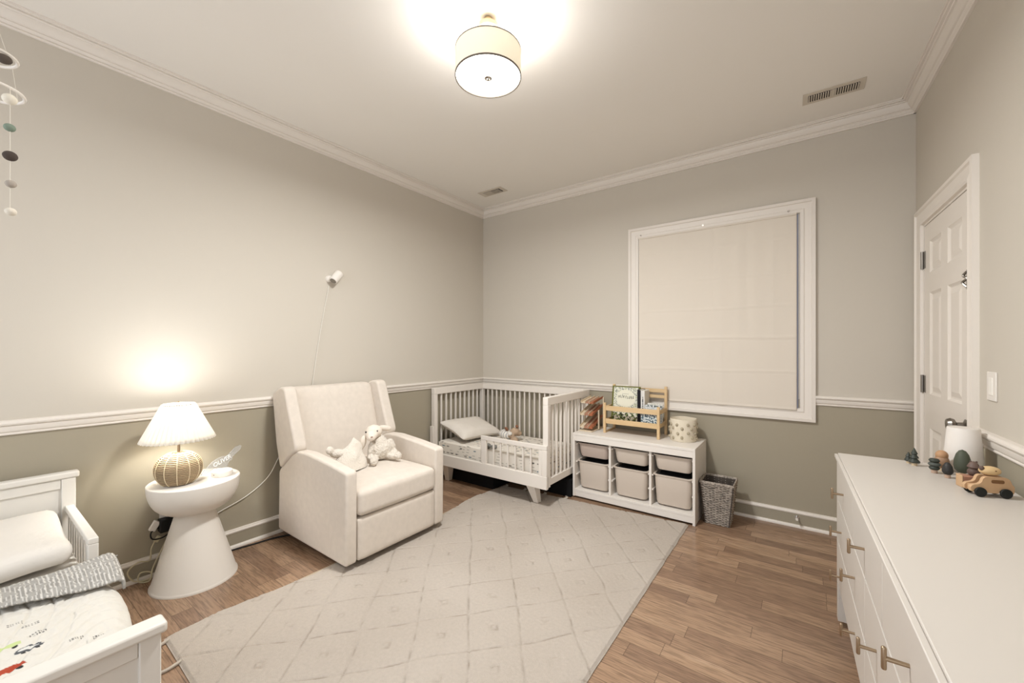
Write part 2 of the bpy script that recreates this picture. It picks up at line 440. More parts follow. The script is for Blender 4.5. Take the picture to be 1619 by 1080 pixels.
# ---- door
door = sempty('door_1', RW['loc'], TH, 'white six panel door in the right wall with white casing')
b = MB()
prof = [(0, 0), (0, -.022), (.018, -.024), (.024, -.016), (.06, -.012), (.075, -.016), (.088, -.013), (.09, 0)]
o0, o1, oz = d0 - .09 + .0, d1 + .09, dz + .09
def dc(dist, u):
    return [(u, -(o0 + dist), 0), (u, -(o0 + dist), oz - dist), (u, -(o1 - dist), oz - dist), (u, -(o1 - dist), 0)]
rings = [dc(d_, u) for d_, u in prof]
vs = [p for r in rings for p in r]; fs = []
for k in range(len(prof)):
    k2 = (k + 1) % len(prof)
    for i in range(3): fs.append((k * 4 + i, k * 4 + i + 1, k2 * 4 + i + 1, k2 * 4 + i))
fs += [tuple(k * 4 for k in range(len(prof))), tuple(k * 4 + 3 for k in range(len(prof)))[::-1]]
b.add(vs, fs).build('casing', DOORW, door, smooth=20)
b = MB().box(0, -d0, 0, .1, -d0 - .012, dz).box(0, -d1, 0, .1, -d1 + .012, dz).box(0, -d0 - .012, dz - .012, .1, -d1 + .012, dz).build('jamb', DOORW, door)
DL0, DL1 = d0 + .015, d1 - .015
panels = []
mid = (DL0 + DL1) / 2
cols = ((DL0 + .1, mid - .05), (mid + .05, DL1 - .1))
rows = ((.2, .80), (.985, 1.545), (1.655, 1.83))
xs = [DL0, cols[0][0], cols[0][1], cols[1][0], cols[1][1], DL1]; zs = [.008, rows[0][0], rows[0][1], rows[1][0], rows[1][1], rows[2][0], rows[2][1], dz - .016]
b = MB().box(.012, -DL0, .008, .036, -DL1, dz - .016)
for i in range(5):
    for j in range(7):
        if not (i in (1, 3) and j in (1, 3, 5)): b.box(.002, -xs[i], zs[j], .014, -xs[i + 1], zs[j + 1])
b.build('door_leaf', DOORW, door)
for (c0, c1) in cols:
    for (z0, z1) in rows:
        # moulded raised field
        p = MB(); lv = [(.0, .003), (.012, .011), (.02, .011), (.045, .004), (.05, .004)]
        vs = []; fs = []
        for dd, x in lv:
            vs += [(x, -(c0 + dd), z0 + dd), (x, -(c1 - dd), z0 + dd), (x, -(c1 - dd), z1 - dd), (x, -(c0 + dd), z1 - dd)]
        for k in range(len(lv) - 1):
            for i in range(4): fs.append((k * 4 + i, k * 4 + (i + 1) % 4, k * 4 + 4 + (i + 1) % 4, k * 4 + 4 + i))
        fs.append(tuple(range(len(lv) * 4 - 4, len(lv) * 4)))
        p.add(vs, fs).build('door_panel', DOORW, door, smooth=0)
for z in (1.74, 1.035, .3):
    b = MB().box(-.002, -d0 - .002, z - .048, .0015, -d0 + .03, z + .048).box(-.002, -d0 - .017, z - .048, .0015, -d0 - .04, z + .048)
    b.cyl((-.006, -d0 - .009, z - .05), (-.006, -d0 - .009, z + .05), .007, n=12)
    b.build('hinge', NICKEL, door)['label'] = 'nickel hinge'
zz = 1.50
pts = [(-.004, -DL1 + .02, zz + .07), (-.012, -DL1 + .03, zz + .055), (-.004, -DL1 + .018, zz + .04), (-.014, -DL1 + .03, zz + .025), (-.004, -DL1 + .02, zz + .005)]
MB().tube(smoothpath(pts, 5), .005, 8).box(-.003, -DL1 + .002, zz - .005, .002, -DL1 + .03, zz + .08).build('latch_hook', NICKEL, door)['label'] = 'small curly metal latch'
b = MB(); b.lathe([(.024, 0), (.026, .004), (.012, .01), (.01, .03), (.024, .038), (.028, .05), (.022, .062), (0, .065)], 24)
b.build('door_knob', NICKEL, door, fn=lambda p: Vector((.002 - p.z, -DL1 + .045 + p.x, .900 + p.y)))

# ================================================================= ceiling light
FX, FY_ = -1.17, 1.43
t = thing('ceiling_light', 'cream drum ceiling light with glowing white diffuser', 'ceiling light', (FX, FY_, 2.48))
DRUM = mat('drum_fabric', 'E9E1CF', .9, transl=.05, emit=('F1E6CE', .38))
b = MB().lathe([(.1475, .0), (.15, .0), (.15, .118), (.1475, .118), (.1475, 0)], 72, cap=False)
b.build('drum_shade', DRUM, t)
RIM = mat('rim_tape', '6F675C', .7)
MB().lathe([(.1470, -.002), (.1515, -.002), (.1515, .004), (.1470, .004), (.1470, -.002)], 72, cap=False).build('rim', RIM, t)
MB().lathe([(.1470, .115), (.1515, .115), (.1515, .119), (.1470, .119), (.1470, .115)], 72, cap=False).build('rim', RIM, t)
DIFF = mat('diffuser_glow', 'FFFFFF', .5, emit=('FFF6EA', 9.0))
MB().lathe([(0, .003), (.1465, .003), (.1465, .007), (0, .007)], 72).build('diffuser', DIFF, t)
MB().lathe([(0, -.014), (.006, -.013), (.008, -.008), (.018, -.006), (.019, .002), (0, .002)], 24).build('finial', CHROME, t)
MB().cyl((0, 0, .007), (0, 0, .25), .006, n=12).build('stem', BRASS, t)
MB().lathe([(.012, .205), (.045, .208), (.05, .214), (.048, .234), (.036, .243), (.018, .246), (.018, .27), (0, .27)], 40).build('canopy', mat('canopy_gold', 'A08C6A', .4), t)
MB().bar((-.147, 0, .1), (.147, 0, .1), .008, .002).bar((0, -.147, .1), (0, .147, .1), .008, .002).build('spider', BRASS, t)
for k in range(3):
    a = k * 2.094 + .4
    MB().ell((.07 * math.cos(a), .07 * math.sin(a), .065), (.022, .022, .03)).build('bulb', mat('bulb_glow', 'FFFFFF', .5, emit=('FFF0DA', 6)), t)
light('POINT', 'ceiling_bulb_light', (0, 0, .105), 11, (.94, .98, 1.04), .03, parent=t)
light('AREA', 'diffuser_light', (0, 0, -.02), 46, (.97, .99, 1), .27, parent=t)

# ceiling vents
VW = mat('vent_white', 'CFC5B6', .5); VD = mat('vent_dark', '2A2522', .8)
t = thing('ceiling_vent', 'rectangular ceiling air vent with two rows of louvres near the right wall', 'air vent', (.142, 3.03, ZC), .02)
MB().box(-.145, -.065, -.004, .145, .065, -.0005).build('vent_plate', VW, t, bevel=.003)
MB().box(-.118, -.036, -.006, .118, .036, -.004).build('vent_opening', VD, t)
for g in (-1, 1):
    for k in range(10):
        x = g * (.012 + k * .0112)
        MB().bar((x, -.036, -.008), (x, .036, -.008), .0055, .006).build('louvre', VW, t)
MB().box(-.008, -.036, -.0075, .008, .036, -.004).build('louvre', VW, t)
t = thing('ceiling_vent', 'small ceiling air vent in the corner above the crib', 'air vent', (-2.435, 3.04, ZC), .0)
MB().box(-.14, -.062, -.005, .14, .062, -.0005).build('vent_plate', VW, t, bevel=.003)
MB().box(-.09, -.036, -.0065, .105, .036, -.005).build('vent_opening', VD, t)
for k in range(14):
    x = -.084 + k * .0135
    o = MB().bar((x, -.036, -.009), (x, .036, -.009), .0085 if k < 7 else .003, .006).build('louvre', VW, t)

# light switch
t = thing('light_switch', 'white wall light switch between door and right edge', 'light switch', (QX, YB, 0), TH)
MB().box(-.006, -1.068, 1.038, 0, -1.148, 1.148).build('plate', WHITE, t, bevel=.002)
MB().box(-.0085, -1.092, 1.06, -.005, -1.124, 1.126).build('rocker', mat('switch_rocker', 'F0EBE2', .35), t, bevel=.001)

# ================================================================= rug
RX0, RX1 = -2.185, -.648
def ynear(x): return .515 - .04 * (x - RX0) / 1.5
def yfar(x): return 2.865 + .128 * (x - RX0) / 1.53
def lattice(x, y):
    a = (x + 1.707) / .152; c = (y - 1.036) / .1755
    return a, c
def rugf(u, v):
    x = RX0 + (RX1 - RX0) * u; y = ynear(x) + (yfar(x) - ynear(x)) * v
    h = .0135
    a, c = lattice(x, y)
    a += .12 * noise.noise(Vector((x * 4, y * 4, 1))); c += .12 * noise.noise(Vector((x * 4, y * 4, 7)))
    for q in (a + c, a - c):
        f = abs(((q) / 2) % 1 - .5) * 2     # 0 on the lines (odd sums)
        br = .5 + .7 * noise.noise(Vector((x * 9, y * 9, q)))
        h -= .006 * math.exp(-(f / .032) ** 2) * max(.25, br + .3)
    # small centre diamonds
    ar, cr_ = round(a), round(c)
    if (ar + cr_) % 2 == 0:
        dd = abs(a - ar) + abs(c - cr_)
        h -= .005 * math.exp(-((dd - .16) / .05) ** 2) * (.6 + noise.noise(Vector((x * 30, y * 30, 2))))
    h += .0016 * noise.noise(Vector((x * 90, y * 90, 0))) + .003 * noise.noise(Vector((x * 5, y * 5, 4)))
    e = min(u, 1 - u, v * 1.5, (1 - v) * 1.5)
    if e < .006: h *= .25
    if u < .0001: x += .010 * noise.noise(Vector((y * 40, 0, 2))) + .006 * noise.noise(Vector((y * 120, 0, 2)))
    elif u > .999: x += .004 * noise.noise(Vector((y * 10, 0, 2)))
    x += (.05 * noise.noise(Vector((y * 2.2, 0, 6))) + .015 * noise.noise(Vector((y * 9, 0, 2)))) * max(0, 1 - u / .25)
    return (x, y, max(.002, h))
t = thing('area_rug', 'large cream woven rug with tufted diamond lattice on the wood floor', 'rug', ORG)
RUG = mat('rug_wool', 'BFB4A6', 1, bump=(260, .6, .004), vary=.05, vscale=60)
RUGP = mat('rug_pile', 'FFFFFF', 1, bump=(300, .8, .004), attr=True, vary=.04, vscale=70)
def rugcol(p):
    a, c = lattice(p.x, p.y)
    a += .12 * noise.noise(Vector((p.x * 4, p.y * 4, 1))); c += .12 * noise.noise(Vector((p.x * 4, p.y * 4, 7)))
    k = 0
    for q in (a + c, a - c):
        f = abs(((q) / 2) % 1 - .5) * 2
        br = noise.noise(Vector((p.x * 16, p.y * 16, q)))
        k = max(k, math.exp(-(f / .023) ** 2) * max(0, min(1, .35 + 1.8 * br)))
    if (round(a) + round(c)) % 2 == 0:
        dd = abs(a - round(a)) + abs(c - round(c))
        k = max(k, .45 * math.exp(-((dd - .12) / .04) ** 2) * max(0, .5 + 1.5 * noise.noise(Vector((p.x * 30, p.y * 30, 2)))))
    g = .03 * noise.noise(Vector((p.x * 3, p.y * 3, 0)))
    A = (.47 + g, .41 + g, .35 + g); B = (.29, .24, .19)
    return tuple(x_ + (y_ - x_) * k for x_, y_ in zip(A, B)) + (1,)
o = surf(300, 460, rugf).build('pile', RUGP, t, smooth=180); paint(o, rugcol)
BACK = mat('rug_backing', 'B3A48E', 1)
MB().add([(RX0 + .004, ynear(RX0) + .004, .0005), (RX1 - .004, ynear(RX1) + .004, .0005), (RX1 - .004, yfar(RX1) - .004, .0005), (RX0 + .004, yfar(RX0) - .004, .0005),
          (RX0 + .004, ynear(RX0) + .004, .003), (RX1 - .004, ynear(RX1) + .004, .003), (RX1 - .004, yfar(RX1) - .004, .003), (RX0 + .004, yfar(RX0) - .004, .003)],
         [(0, 3, 2, 1), (4, 5, 6, 7), (0, 1, 5, 4), (1, 2, 6, 5), (2, 3, 7, 6), (3, 0, 4, 7)]).build('backing', BACK, t)
for k in range(8):
    x = RX0 + .02 + k * .19 + random.uniform(-.01, .01)
    y = ynear(x); l_ = .11 + random.uniform(-.01, .02)
    MB().tube(smoothpath([(x, y + .01, .008), (x + .01, y - l_ * .4, .006), (x - .012, y - l_, .006), (x + random.uniform(-.02, .02), y - l_ - .03, .005)], 6), .0065, 7).build('tassel', RUG, t)
for k in range(4):
    x = RX0 + .03 + k * .19; y = yfar(x); l_ = .035 + random.uniform(0, .02)
    MB().tube(smoothpath([(x, y - .01, .008), (x + .02, y + l_ * .4, .012), (x - .01, y + l_, .007)], 6), .0065, 7).build('tassel', RUG, t)

# grey woven thing between the tassels at the foot of the bed
def twill(p):
    k = (p.x * 1.0 + p.y * .6) * 260
    return srgb('8A8278') if math.sin(k) > 0 else srgb('C9C1B4')
o = surf(60, 60, lambda u, v: (-2.14 + .22 * u - .05 * v, .330 + .10 * v - .01 * u, .003 + .004 * (1 + noise.noise(Vector((u * 5, v * 5, 3)))))).build('woven_mat', ATTR)
paint(o, twill); m_ = o.modifiers.new('s', 'SOLIDIFY'); m_.thickness = .003; m_.offset = 1
tag(o, 'grey diagonal-weave cloth lying on the floor by the rug tassels', 'cloth')

# ================================================================= armchair (local = world, origin at base centre)
CX0, CY0 = -2.40, 1.60
t = thing('armchair', 'cream upholstered wingback recliner armchair beside the round side table', 'armchair', (CX0, CY0, 0), 0)
def L_(p): return (p[0] - CX0, p[1] - CY0, p[2] if len(p) > 2 else 0)
def soft_prism(out, y0, y1, name, r=.018, fn=None, sub=2):
    """outline in xz, rounded, subdivided slightly via bevel"""
    b = MB().prism([(x - CX0, z) for x, z in out], 'y', y0 - CY0, y1 - CY0)
    return b.build(name, FABRIC, t, bevel=r, seg=4, smooth=60, fn=fn)
def rounded(poly, r=.03, n=5):
    out = []; m = len(poly)
    for i in range(m):
        p = Vector(poly[i]); a = (Vector(poly[i - 1]) - p); c = (Vector(poly[(i + 1) % m]) - p)
        rr = min(r, a.length * .45, c.length * .45)
        A = p + a.normalized() * rr; C = p + c.normalized() * rr
        for k in range(n + 1):
            s_ = k / n; out.append(tuple((1 - s_) ** 2 * A + 2 * s_ * (1 - s_) * p + s_ ** 2 * C))
    return out
arm = [(-2.005, .045), (-2.0, .56), (-2.2, .585), (-2.42, .605), (-2.54, .60), (-2.62, .56), (-2.74, .47), (-2.775, .44), (-2.785, .055)]
arm = rounded(arm, .022, 4)
soft_prism(arm, 1.235, 1.305, 'arm_rest', .014)
soft_prism(arm, 1.888, 1.966, 'arm_rest', .014)
wing = rounded([(-2.845, .94), (-2.72, .992), (-2.66, .985), (-2.63, .90), (-2.525, .63), (-2.53, .60), (-2.60, .56), (-2.735, .458), (-2.79, .62)], .03, 4)
def splay(sgn):
    def f(p):
        x = p.x + CX0
        k = max(0, min(1, (x + 2.80) / .27)); zz = max(0, min(1, (p.z - .5) / .45))
        return Vector((p.x, p.y + sgn * .03 * k * zz, p.z))
    return f
soft_prism(wing, 1.222, 1.30, 'wing', .018, splay(-.3))
soft_prism(wing, 1.893, 1.975, 'wing', .018, splay(.5))
# back cushion, leaning
def lean(p):
    k = (p.z - .42) / .56
    return Vector((p.x - .155 * k + (.02 * (1 - ((p.y) / .31) ** 2) if p.x > -.2 else 0) * math.sin(math.pi * max(0, min(1, k))), p.y, p.z))
MB().rbox(-2.70 - CX0, 1.285 - CY0, .36, -2.575 - CX0, 1.905 - CY0, .975, .035, 12, fn=lean).build('back_cushion', FABRIC, t, smooth=80)
# seat cushion
MB().rbox(-2.65 - CX0, 1.308 - CY0, .295, -1.985 - CX0, 1.882 - CY0, .445, .035, 14, puff=.03).build('seat_cushion', FABRIC, t, smooth=80)
MB().rbox(-2.06 - CX0, 1.309 - CY0, .05, -2.0 - CX0, 1.881 - CY0, .288, .014, 8).build('footrest_panel', FABRIC, t, smooth=80)
MB().box(-2.72 - CX0, 1.30 - CY0, .07, -2.05 - CX0, 1.89 - CY0, .30).build('frame', FABRIC, t)
MB().lathe([(0, .017), (.20, .017), (.20, .035), (.06, .045), (.06, .075), (0, .075)], 40).build('swivel_base', BLACK, t)

# plush items on the armchair
t = thing('stuffed_lamb', 'white plush lamb with floppy ears sitting on the armchair', 'stuffed toy', (-2.35, 1.69, .477), R(-12))
E_ = lambda x, y, z, a, b_=None, c_=None, rot=None: ((x, y, z), (a, b_ or a, c_ or a), 20, 12, rot)
RZ = lambda d: Matrix.Rotation(R(d), 3, 'Z')
body = [E_(-.01, .015, .07, .066, .078, .074), E_(-.012, .005, .115, .052, .056, .055),
        E_(.065, -.055, .022, .062, .026, .022, RZ(-30)), E_(.118, -.083, .028, .023, .024, .028),
        E_(.05, .075, .022, .055, .026, .022, RZ(30)), E_(.095, .098, .028, .022, .024, .028),
        E_(.01, .094, .085, .022, .022, .055, Matrix.Rotation(R(18), 3, 'X')), E_(.03, .105, .035, .024, .024, .024),
        E_(.03, -.066, .085, .021, .021, .058, Matrix.Rotation(R(-10), 3, 'X')), E_(.045, -.072, .035, .023, .023, .022)]
blob('body', body, PLUSH, t, .0055, (.010, .013))
HEADM = mat('plush_face', 'E2D6C8', 1, bump=(120, .4, .006))
head = [E_(-.005, -.03, .195, .052, .056, .046), E_(.035, -.062, .182, .040, .040, .034), E_(.055, -.072, .172, .028, .03, .026)]
blob('head', head, HEADM, t, .005, (.02, .004))
MB().ell((-.02, .055, .205), (.016, .052, .020), rot=Matrix.Rotation(R(-14), 3, 'X')).build('ear', HEADM, t, smooth=80)
MB().ell((.01, -.112, .135), (.014, .022, .048), rot=Matrix.Rotation(R(-14), 3, 'X')).build('ear', HEADM, t, smooth=80)
for p in ((.044, -.028, .205), (.020, -.095, .203)):
    MB().ell(p, (.0055, .0055, .0055)).build('eye', BLACK, t)
MB().ell((.080, -.080, .178), (.004, .008, .004)).build('nose', mat('nose_pink', '8C6A5C', .6), t)

t = thing('comfort_blanket', 'white plush comforter slumped in a peak beside the lamb on the armchair', 'stuffed toy', (-2.33, 1.475, .477))
def cbf(u, v):
    a = u * 2 * math.pi; r = (1 - v) ** .8
    h = .185 * v ** .95
    x = .085 * r * math.cos(a) - .03 * v; y = .125 * r * math.sin(a) + .045 * v - .02 * (1 - v)
    n = .012 * noise.noise(Vector((x * 18, y * 18, v * 3)))
    return (x + n, y + n, h + n * .5 * v)
surf(60, 24, cbf).build('blanket', PLUSH, t, smooth=80)
blob('knot', [E_(-.05, -.115, .125, .024, .024, .026), E_(-.035, -.07, .10, .05, .03, .028, RZ(60)), E_(-.02, .0, .09, .05, .06, .04)], PLUSH, t, .005, (.012, .006))

# ================================================================= round side table
TX, TY = -2.655, .755
t = thing('side_table', 'round white hourglass-shaped side table between bed and armchair', 'side table', (TX, TY, 0))
b = MB().lathe([(.19, 0), (.19, .006), (.186, .011), (.183, .016), (.083, .375), (.080, .39), (0, .39)], 72)
b.build('pedestal', PLAST, t, smooth=50)
pr = [(0, .372), (.08, .372)]
for k in range(1, 13):
    a = k / 12 * math.pi / 2 * .93; pr.append((.08 + .12 * math.sin(a) ** .85, .372 + .155 * (1 - math.cos(a) ** .95)))
pr += [(.2, .527), (.2, .531), (.197, .534), (0, .534)]
MB().lathe(pr, 72).build('bowl_top', PLAST, t, smooth=50)

# lamp
LX, LY, LZ = -2.628, .677, .535
t = thing('table_lamp', 'lit table lamp with woven rattan base and pleated white shade', 'lamp', (LX, LY, LZ))
prof = [(.045, 0), (.058, .004)]
for k in range(1, 16):
    a = -1.15 + k / 15 * 2.5; prof.append((max(.012, .099 * math.cos(a) ** .8 if math.cos(a) > 0 else .012), .078 + .081 * math.sin(a) / .92))
RAT = mat('rattan_weave', 'C4AC88', .8)
nt = RAT.node_tree; N = nt.nodes; L = nt.links
tc = N.new('ShaderNodeTexCoord'); sp = N.new('ShaderNodeSeparateXYZ'); L.new(tc.outputs['Object'], sp.inputs[0])
nz = N.new('ShaderNodeTexNoise'); nz.inputs['Scale'].default_value = 45; L.new(tc.outputs['Object'], nz.inputs['Vector'])
ma = N.new('ShaderNodeMath'); ma.operation = 'MULTIPLY_ADD'; L.new(nz.outputs['Fac'], ma.inputs[0]); ma.inputs[1].default_value = .006; L.new(sp.outputs[2], ma.inputs[2])
wv = N.new('ShaderNodeMath'); wv.operation = 'MULTIPLY'; L.new(ma.outputs[0], wv.inputs[0]); wv.inputs[1].default_value = 820
sn = N.new('ShaderNodeMath'); sn.operation = 'SINE'; L.new(wv.outputs[0], sn.inputs[0])
cr = N.new('ShaderNodeValToRGB'); cr.color_ramp.elements[0].color = srgb('5C4936'); cr.color_ramp.elements[1].color = srgb('C9B08C')
mr = N.new('ShaderNodeMapRange'); mr.inputs[1].default_value = -1; L.new(sn.outputs[0], mr.inputs[0]); L.new(mr.outputs[0], cr.inputs[0])
L.new(cr.outputs[0], N['Principled BSDF'].inputs['Base Color'])
bp = N.new('ShaderNodeBump'); bp.inputs['Strength'].default_value = .8; bp.inputs['Distance'].default_value = .002
L.new(sn.outputs[0], bp.inputs['Height']); L.new(bp.outputs[0], N['Principled BSDF'].inputs['Normal'])
MB().lathe(prof, 64).build('woven_base', RAT, t, smooth=60)
RIBM = mat('rattan_rib', 'DCCBAA', .7)
for k in range(12):
    a = k / 12 * 2 * math.pi + .2
    MB().tube([((r + .0015) * math.cos(a), (r + .0015) * math.sin(a), z) for r, z in prof[1:]], .002, 6).build('rib', RIBM, t)
MB().cyl((0, 0, .135), (0, 0, .40), .006, n=12).build('stem', BRASS, t)
SHM = mat('pleated_shade', 'F4EEE2', .9, transl=.13, emit=('FFF6E8', .1))
NP = 44
def shd(u, v):
    a = u * 2 * math.pi; r = .152 + (.068 - .152) * v
    r += (.0062 * (1 - v) + .0028 * v) * (abs(((u * NP) % 1) * 2 - 1) * 2 - 1)
    return (r * math.cos(a), r * math.sin(a), .230 + .185 * v)
o = surf(NP * 6, 8, shd).build('pleated_shade', SHM, t, smooth=10)
m_ = o.modifiers.new('s', 'SOLIDIFY'); m_.thickness = .0015
MB().tube([(.068 * math.cos(k * .2618), .068 * math.sin(k * .2618), .412) for k in range(24)], .002, 6, closed=True).bar((-.067, 0, .408), (.067, 0, .408), .004, .002).bar((0, -.067, .408), (0, .067, .408), .004, .002).build('shade_ring', BRASS, t)
MB().lathe([(.004, .408), (.008, .414), (.008, .424), (0, .428)], 16).build('finial', BRASS, t)
MB().ell((0, 0, .30), (.024, .024, .032)).build('bulb', mat('lamp_bulb_glow', 'FFFFFF', .5, emit=('FFF4E4', 6)), t)
light('POINT', 'lamp_light', (0, 0, .370), 10.5, (.97, .99, 1), .05, parent=t)

# acrylic plane night light
t = thing('night_light', 'white round night light base with a clear lettered acrylic plane', 'night light', (-2.605, .862, .535), R(114))
MB().lathe([(0, 0), (.047, 0), (.049, .003), (.049, .027), (.046, .03), (0, .03)], 48).build('light_base', WHITE, t, smooth=40)
MB().cyl((-.0475, .0, .015), (-.05, .0, .015), .0028, n=10).build('button', mat('button_dark', '6A5A50', .5), t)
ACR = mat('clear_acrylic', 'F4F6F8', .12, trans=.85, ior=1.3)
def plane_outline():
    body_ = [(-.125, .035), (-.11, .05), (-.06, .088), (-.035, .098), (.0, .104), (.03, .100), (.05, .112), (.085, .137), (.112, .142), (.122, .134), (.116, .118), (.088, .1), (.06, .086), (.064, .076), (.058, .069), (.04, .066), (.03, .03), (-.03, .03), (-.035, .058), (-.075, .042), (-.10, .034)]
    return body_
MB().prism(rounded(plane_outline(), .008, 3), 'y', -.002, .002).build('acrylic_plane', ACR, t)
def text(s, size, m, parent, loc, rot, ext=.0005, name='lettering', align='CENTER'):
    c = bpy.data.curves.new(name, 'FONT'); c.body = s; c.size = size; c.extrude = ext; c.align_x = align; c.align_y = 'CENTER'
    o = bpy.data.objects.new(name, c); COL.objects.link(o); o.location = loc; o.rotation_euler = rot; o.data.materials.append(m)
    dg = bpy.context.evaluated_depsgraph_get(); dg.update()
    me = bpy.data.meshes.new_from_object(o.evaluated_get(dg)); o2 = bpy.data.objects.new(name, me); COL.objects.link(o2)
    o2.location = loc; o2.rotation_euler = rot; o2.parent = parent
    bpy.data.objects.remove(o); return o2
ETCH = mat('etched_letters', 'F7F7F4', .8, emit=('FFFFFF', .15))
text('OLIVER', .034, ETCH, t, (.0, -.0028, .08), (R(90), R(-14), 0))

# outlet, adapters, cords by the table
t = thing('wall_outlet', 'white wall outlet plate low on the wall left of the side table', 'outlet', (XL, .69, .31))
MB().box(0, -.036, -.057, .005, .036, .057).build('plate', WHITE, t, bevel=.002)
MB().box(.005, -.017, .008, .007, .017, .04).box(.005, -.017, -.04, .007, .017, -.008).build('socket', WHITE, t)
o = MB().box(XL + .007, .672, .315, XL + .055, .722, .355).build('power_adapter', WHITE, bevel=.004); tag(o, 'white plug-in power adapter in the outlet behind the side table', 'power adapter')
t = thing('power_adapter', 'black plug-in power adapter below the white one behind the side table', 'power adapter')
MB().box(XL + .007, .645, .235, XL + .06, .72, .305).build('adapter_body', BLACK, t, bevel=.005)
o = MB().tube(smoothpath([(XL + .03, .645, .262), (XL + .04, .612, .25), (XL + .045, .615, .215), (XL + .04, .655, .205), (XL + .03, .69, .215)], 8), .0035, 8).build('power_cord', BLACK, t)
t = thing('plug_splitter', 'white plug end beside the black adapter left of the side table', 'plug', ORG)
MB().bar((XL + .03, .64, .30), (XL + .03, .615, .255), .022, .03).build('plug_body', WHITE, t, bevel=.003)
t = thing('lamp_cord', 'cream lamp cord with plug hanging in loops left of the side table', 'cord', ORG)
MB().tube(smoothpath([(XL + .03, .632, .20), (XL + .03, .615, .16), (XL + .03, .607, .10), (XL + .035, .56, .11), (XL + .035, .52, .075), (XL + .04, .545, .02), (XL + .05, .60, .01), (XL + .045, .61, .04), (XL + .035, .57, .05), (XL + .045, .56, .012), (XL + .07, .60, .01), (XL + .04, .62, .06), (XL + .05, .66, .16), (XL + .06, .69, .24)], 10), .0035, 8).build('cable', CORDC, t)
MB().bar((XL + .03, .65, .215), (XL + .03, .63, .19), .014, .022).build('plug', CORDC, t, bevel=.003)
o = MB().tube(smoothpath([(XL + .02, .80, .20), (XL + .012, .93, .248), (XL + .012, 1.08, .302), (XL + .012, 1.20, .385), (XL + .012, 1.27, .50), (XL + .012, 1.38, .72), (XL + .012, 1.475, .85), (XL + .034, 1.49, .89), (XL + .012, 1.50, .97), (XL + .008, 1.56, 1.35), (XL + .01, 1.625, 1.70)], 12), .0028, 8).build('camera_cord', CORDW); tag(o, 'thin white cord running up the wall behind the armchair to the camera', 'cord')
o = MB().tube(smoothpath([(-2.83, .86, .008), (-2.822, .98, .0055), (-2.80, 1.10, .0055), (-2.775, 1.23, .0055), (-2.70, 1.34, .0055), (-2.55, 1.40, .0055)], 10), .005, 8).build('floor_cord', BLACK); tag(o, 'black cord lying on the floor between side table and armchair', 'cord')

# wall camera
t = thing('baby_camera', 'small white cylindrical camera mounted high on the wall above the armchair', 'camera', (XL, 1.63, 1.755))
MB().cyl((0, 0, 0), (.022, 0, 0), .026, .022, 24).build('wall_mount', WHITE, t, bevel=.002)
MB().cyl((.02, .005, .0), (.05, .02, .01), .011, n=14).build('arm', WHITE, t)
MB().cyl((.06, .0, -.022), (.045, .06, .045), .030, .032, 28).build('camera_body', WHITE, t, bevel=.006, seg=3)
MB().cyl((.0602, -.0008, -.0229), (.0595, .002, -.0195), .0235, n=24).build('lens', mat('lens_grey', '7E766A', .3), t)

# ================================================================= toddler bed
HX, FXB = -2.80, -1.45      # headboard, footboard planes
BY0, BY1 = -.42, .325
t = thing('toddler_bed', 'white wooden toddler bed with panelled head and footboard at left', 'bed', (-2.12, -.05, 0))
def W_(b, name, m=BEDW, bev=.003, **k): return b.build(name, m, t, bevel=bev, fn=lambda p: Vector((p.x + 2.12, p.y + .05, p.z)), **k)
def board(x, top, nm, capw, s):
    # posts, rails, recessed panel, cap
    W_(MB().box(x - .02, BY1 - .04, 0, x + .02, BY1 + .006, top - .03), nm + '_post'); W_(MB().box(x - .02, BY0 - .006, 0, x + .02, BY0 + .04, top - .03), nm + '_post')
    W_(MB().box(x - .014, BY0 + .04, top - .075, x + .014, BY1 - .04, top - .03), nm + '_top_rail')
    W_(MB().box(x - .014, BY0 + .04, .12, x + .014, BY1 - .04, .19), nm + '_bottom_rail')
    b = MB(); n = 8; wd = (BY1 - BY0 - .08) / n
    b.box(x - .006, BY0 + .04, .18, x + .006, BY1 - .04, top - .07)
    W_(b, nm + '_panel', bev=0)
    W_(MB().box(x - capw, BY0 - .018, top - .03, x + capw, BY1 + .018, top), nm + '_cap', bev=.008, seg=3)
board(HX, .66, 'headboard', .024, 1)
board(FXB, .487, 'footboard', .030, 1)
for y in (BY1 - .03, BY0): W_(MB().box(HX + .02, y, .17, FXB - .02, y + .03, .29), 'side_rail')
W_(MB().box(HX + .02, BY0 + .03, .24, FXB - .02, BY1 - .03, .265), 'slat_base')
for y in (BY1 - .03, BY0):
    W_(MB().box(HX + .02, y, .482, HX + .58, y + .03, .505), 'guard_top_rail')
    W_(MB().box(HX + .545, y, .29, HX + .58, y + .03, .482), 'guard_post')
    for k in range(8):
        xx = HX + .06 + k * .06
        W_(MB().box(xx, y + .006, .29, xx + .03, y + .024, .482), 'guard_slat', bev=.0015)
def shift(p): return p
o = MB().rbox(HX + .025, BY0 + .032, .266, FXB - .022, BY1 - .032, .385, .03, 8).build('crib_mattress', COTTON); tag(o, 'white mattress lying in the toddler bed at left', 'mattress')
o = MB().rbox(HX + .03, -.40, .410, HX + .52, .268, .482, .045, 14, puff=.018, fn=lambda p: Vector((p.x, p.y, p.z + .035 * max(0, 1 - (p.x - HX - .03) / .3) + .012 * noise.noise(p * 7)))).build('bed_pillow', COTTON, smooth=80)
tag(o, 'plump white pillow against the headboard of the toddler bed', 'pillow')
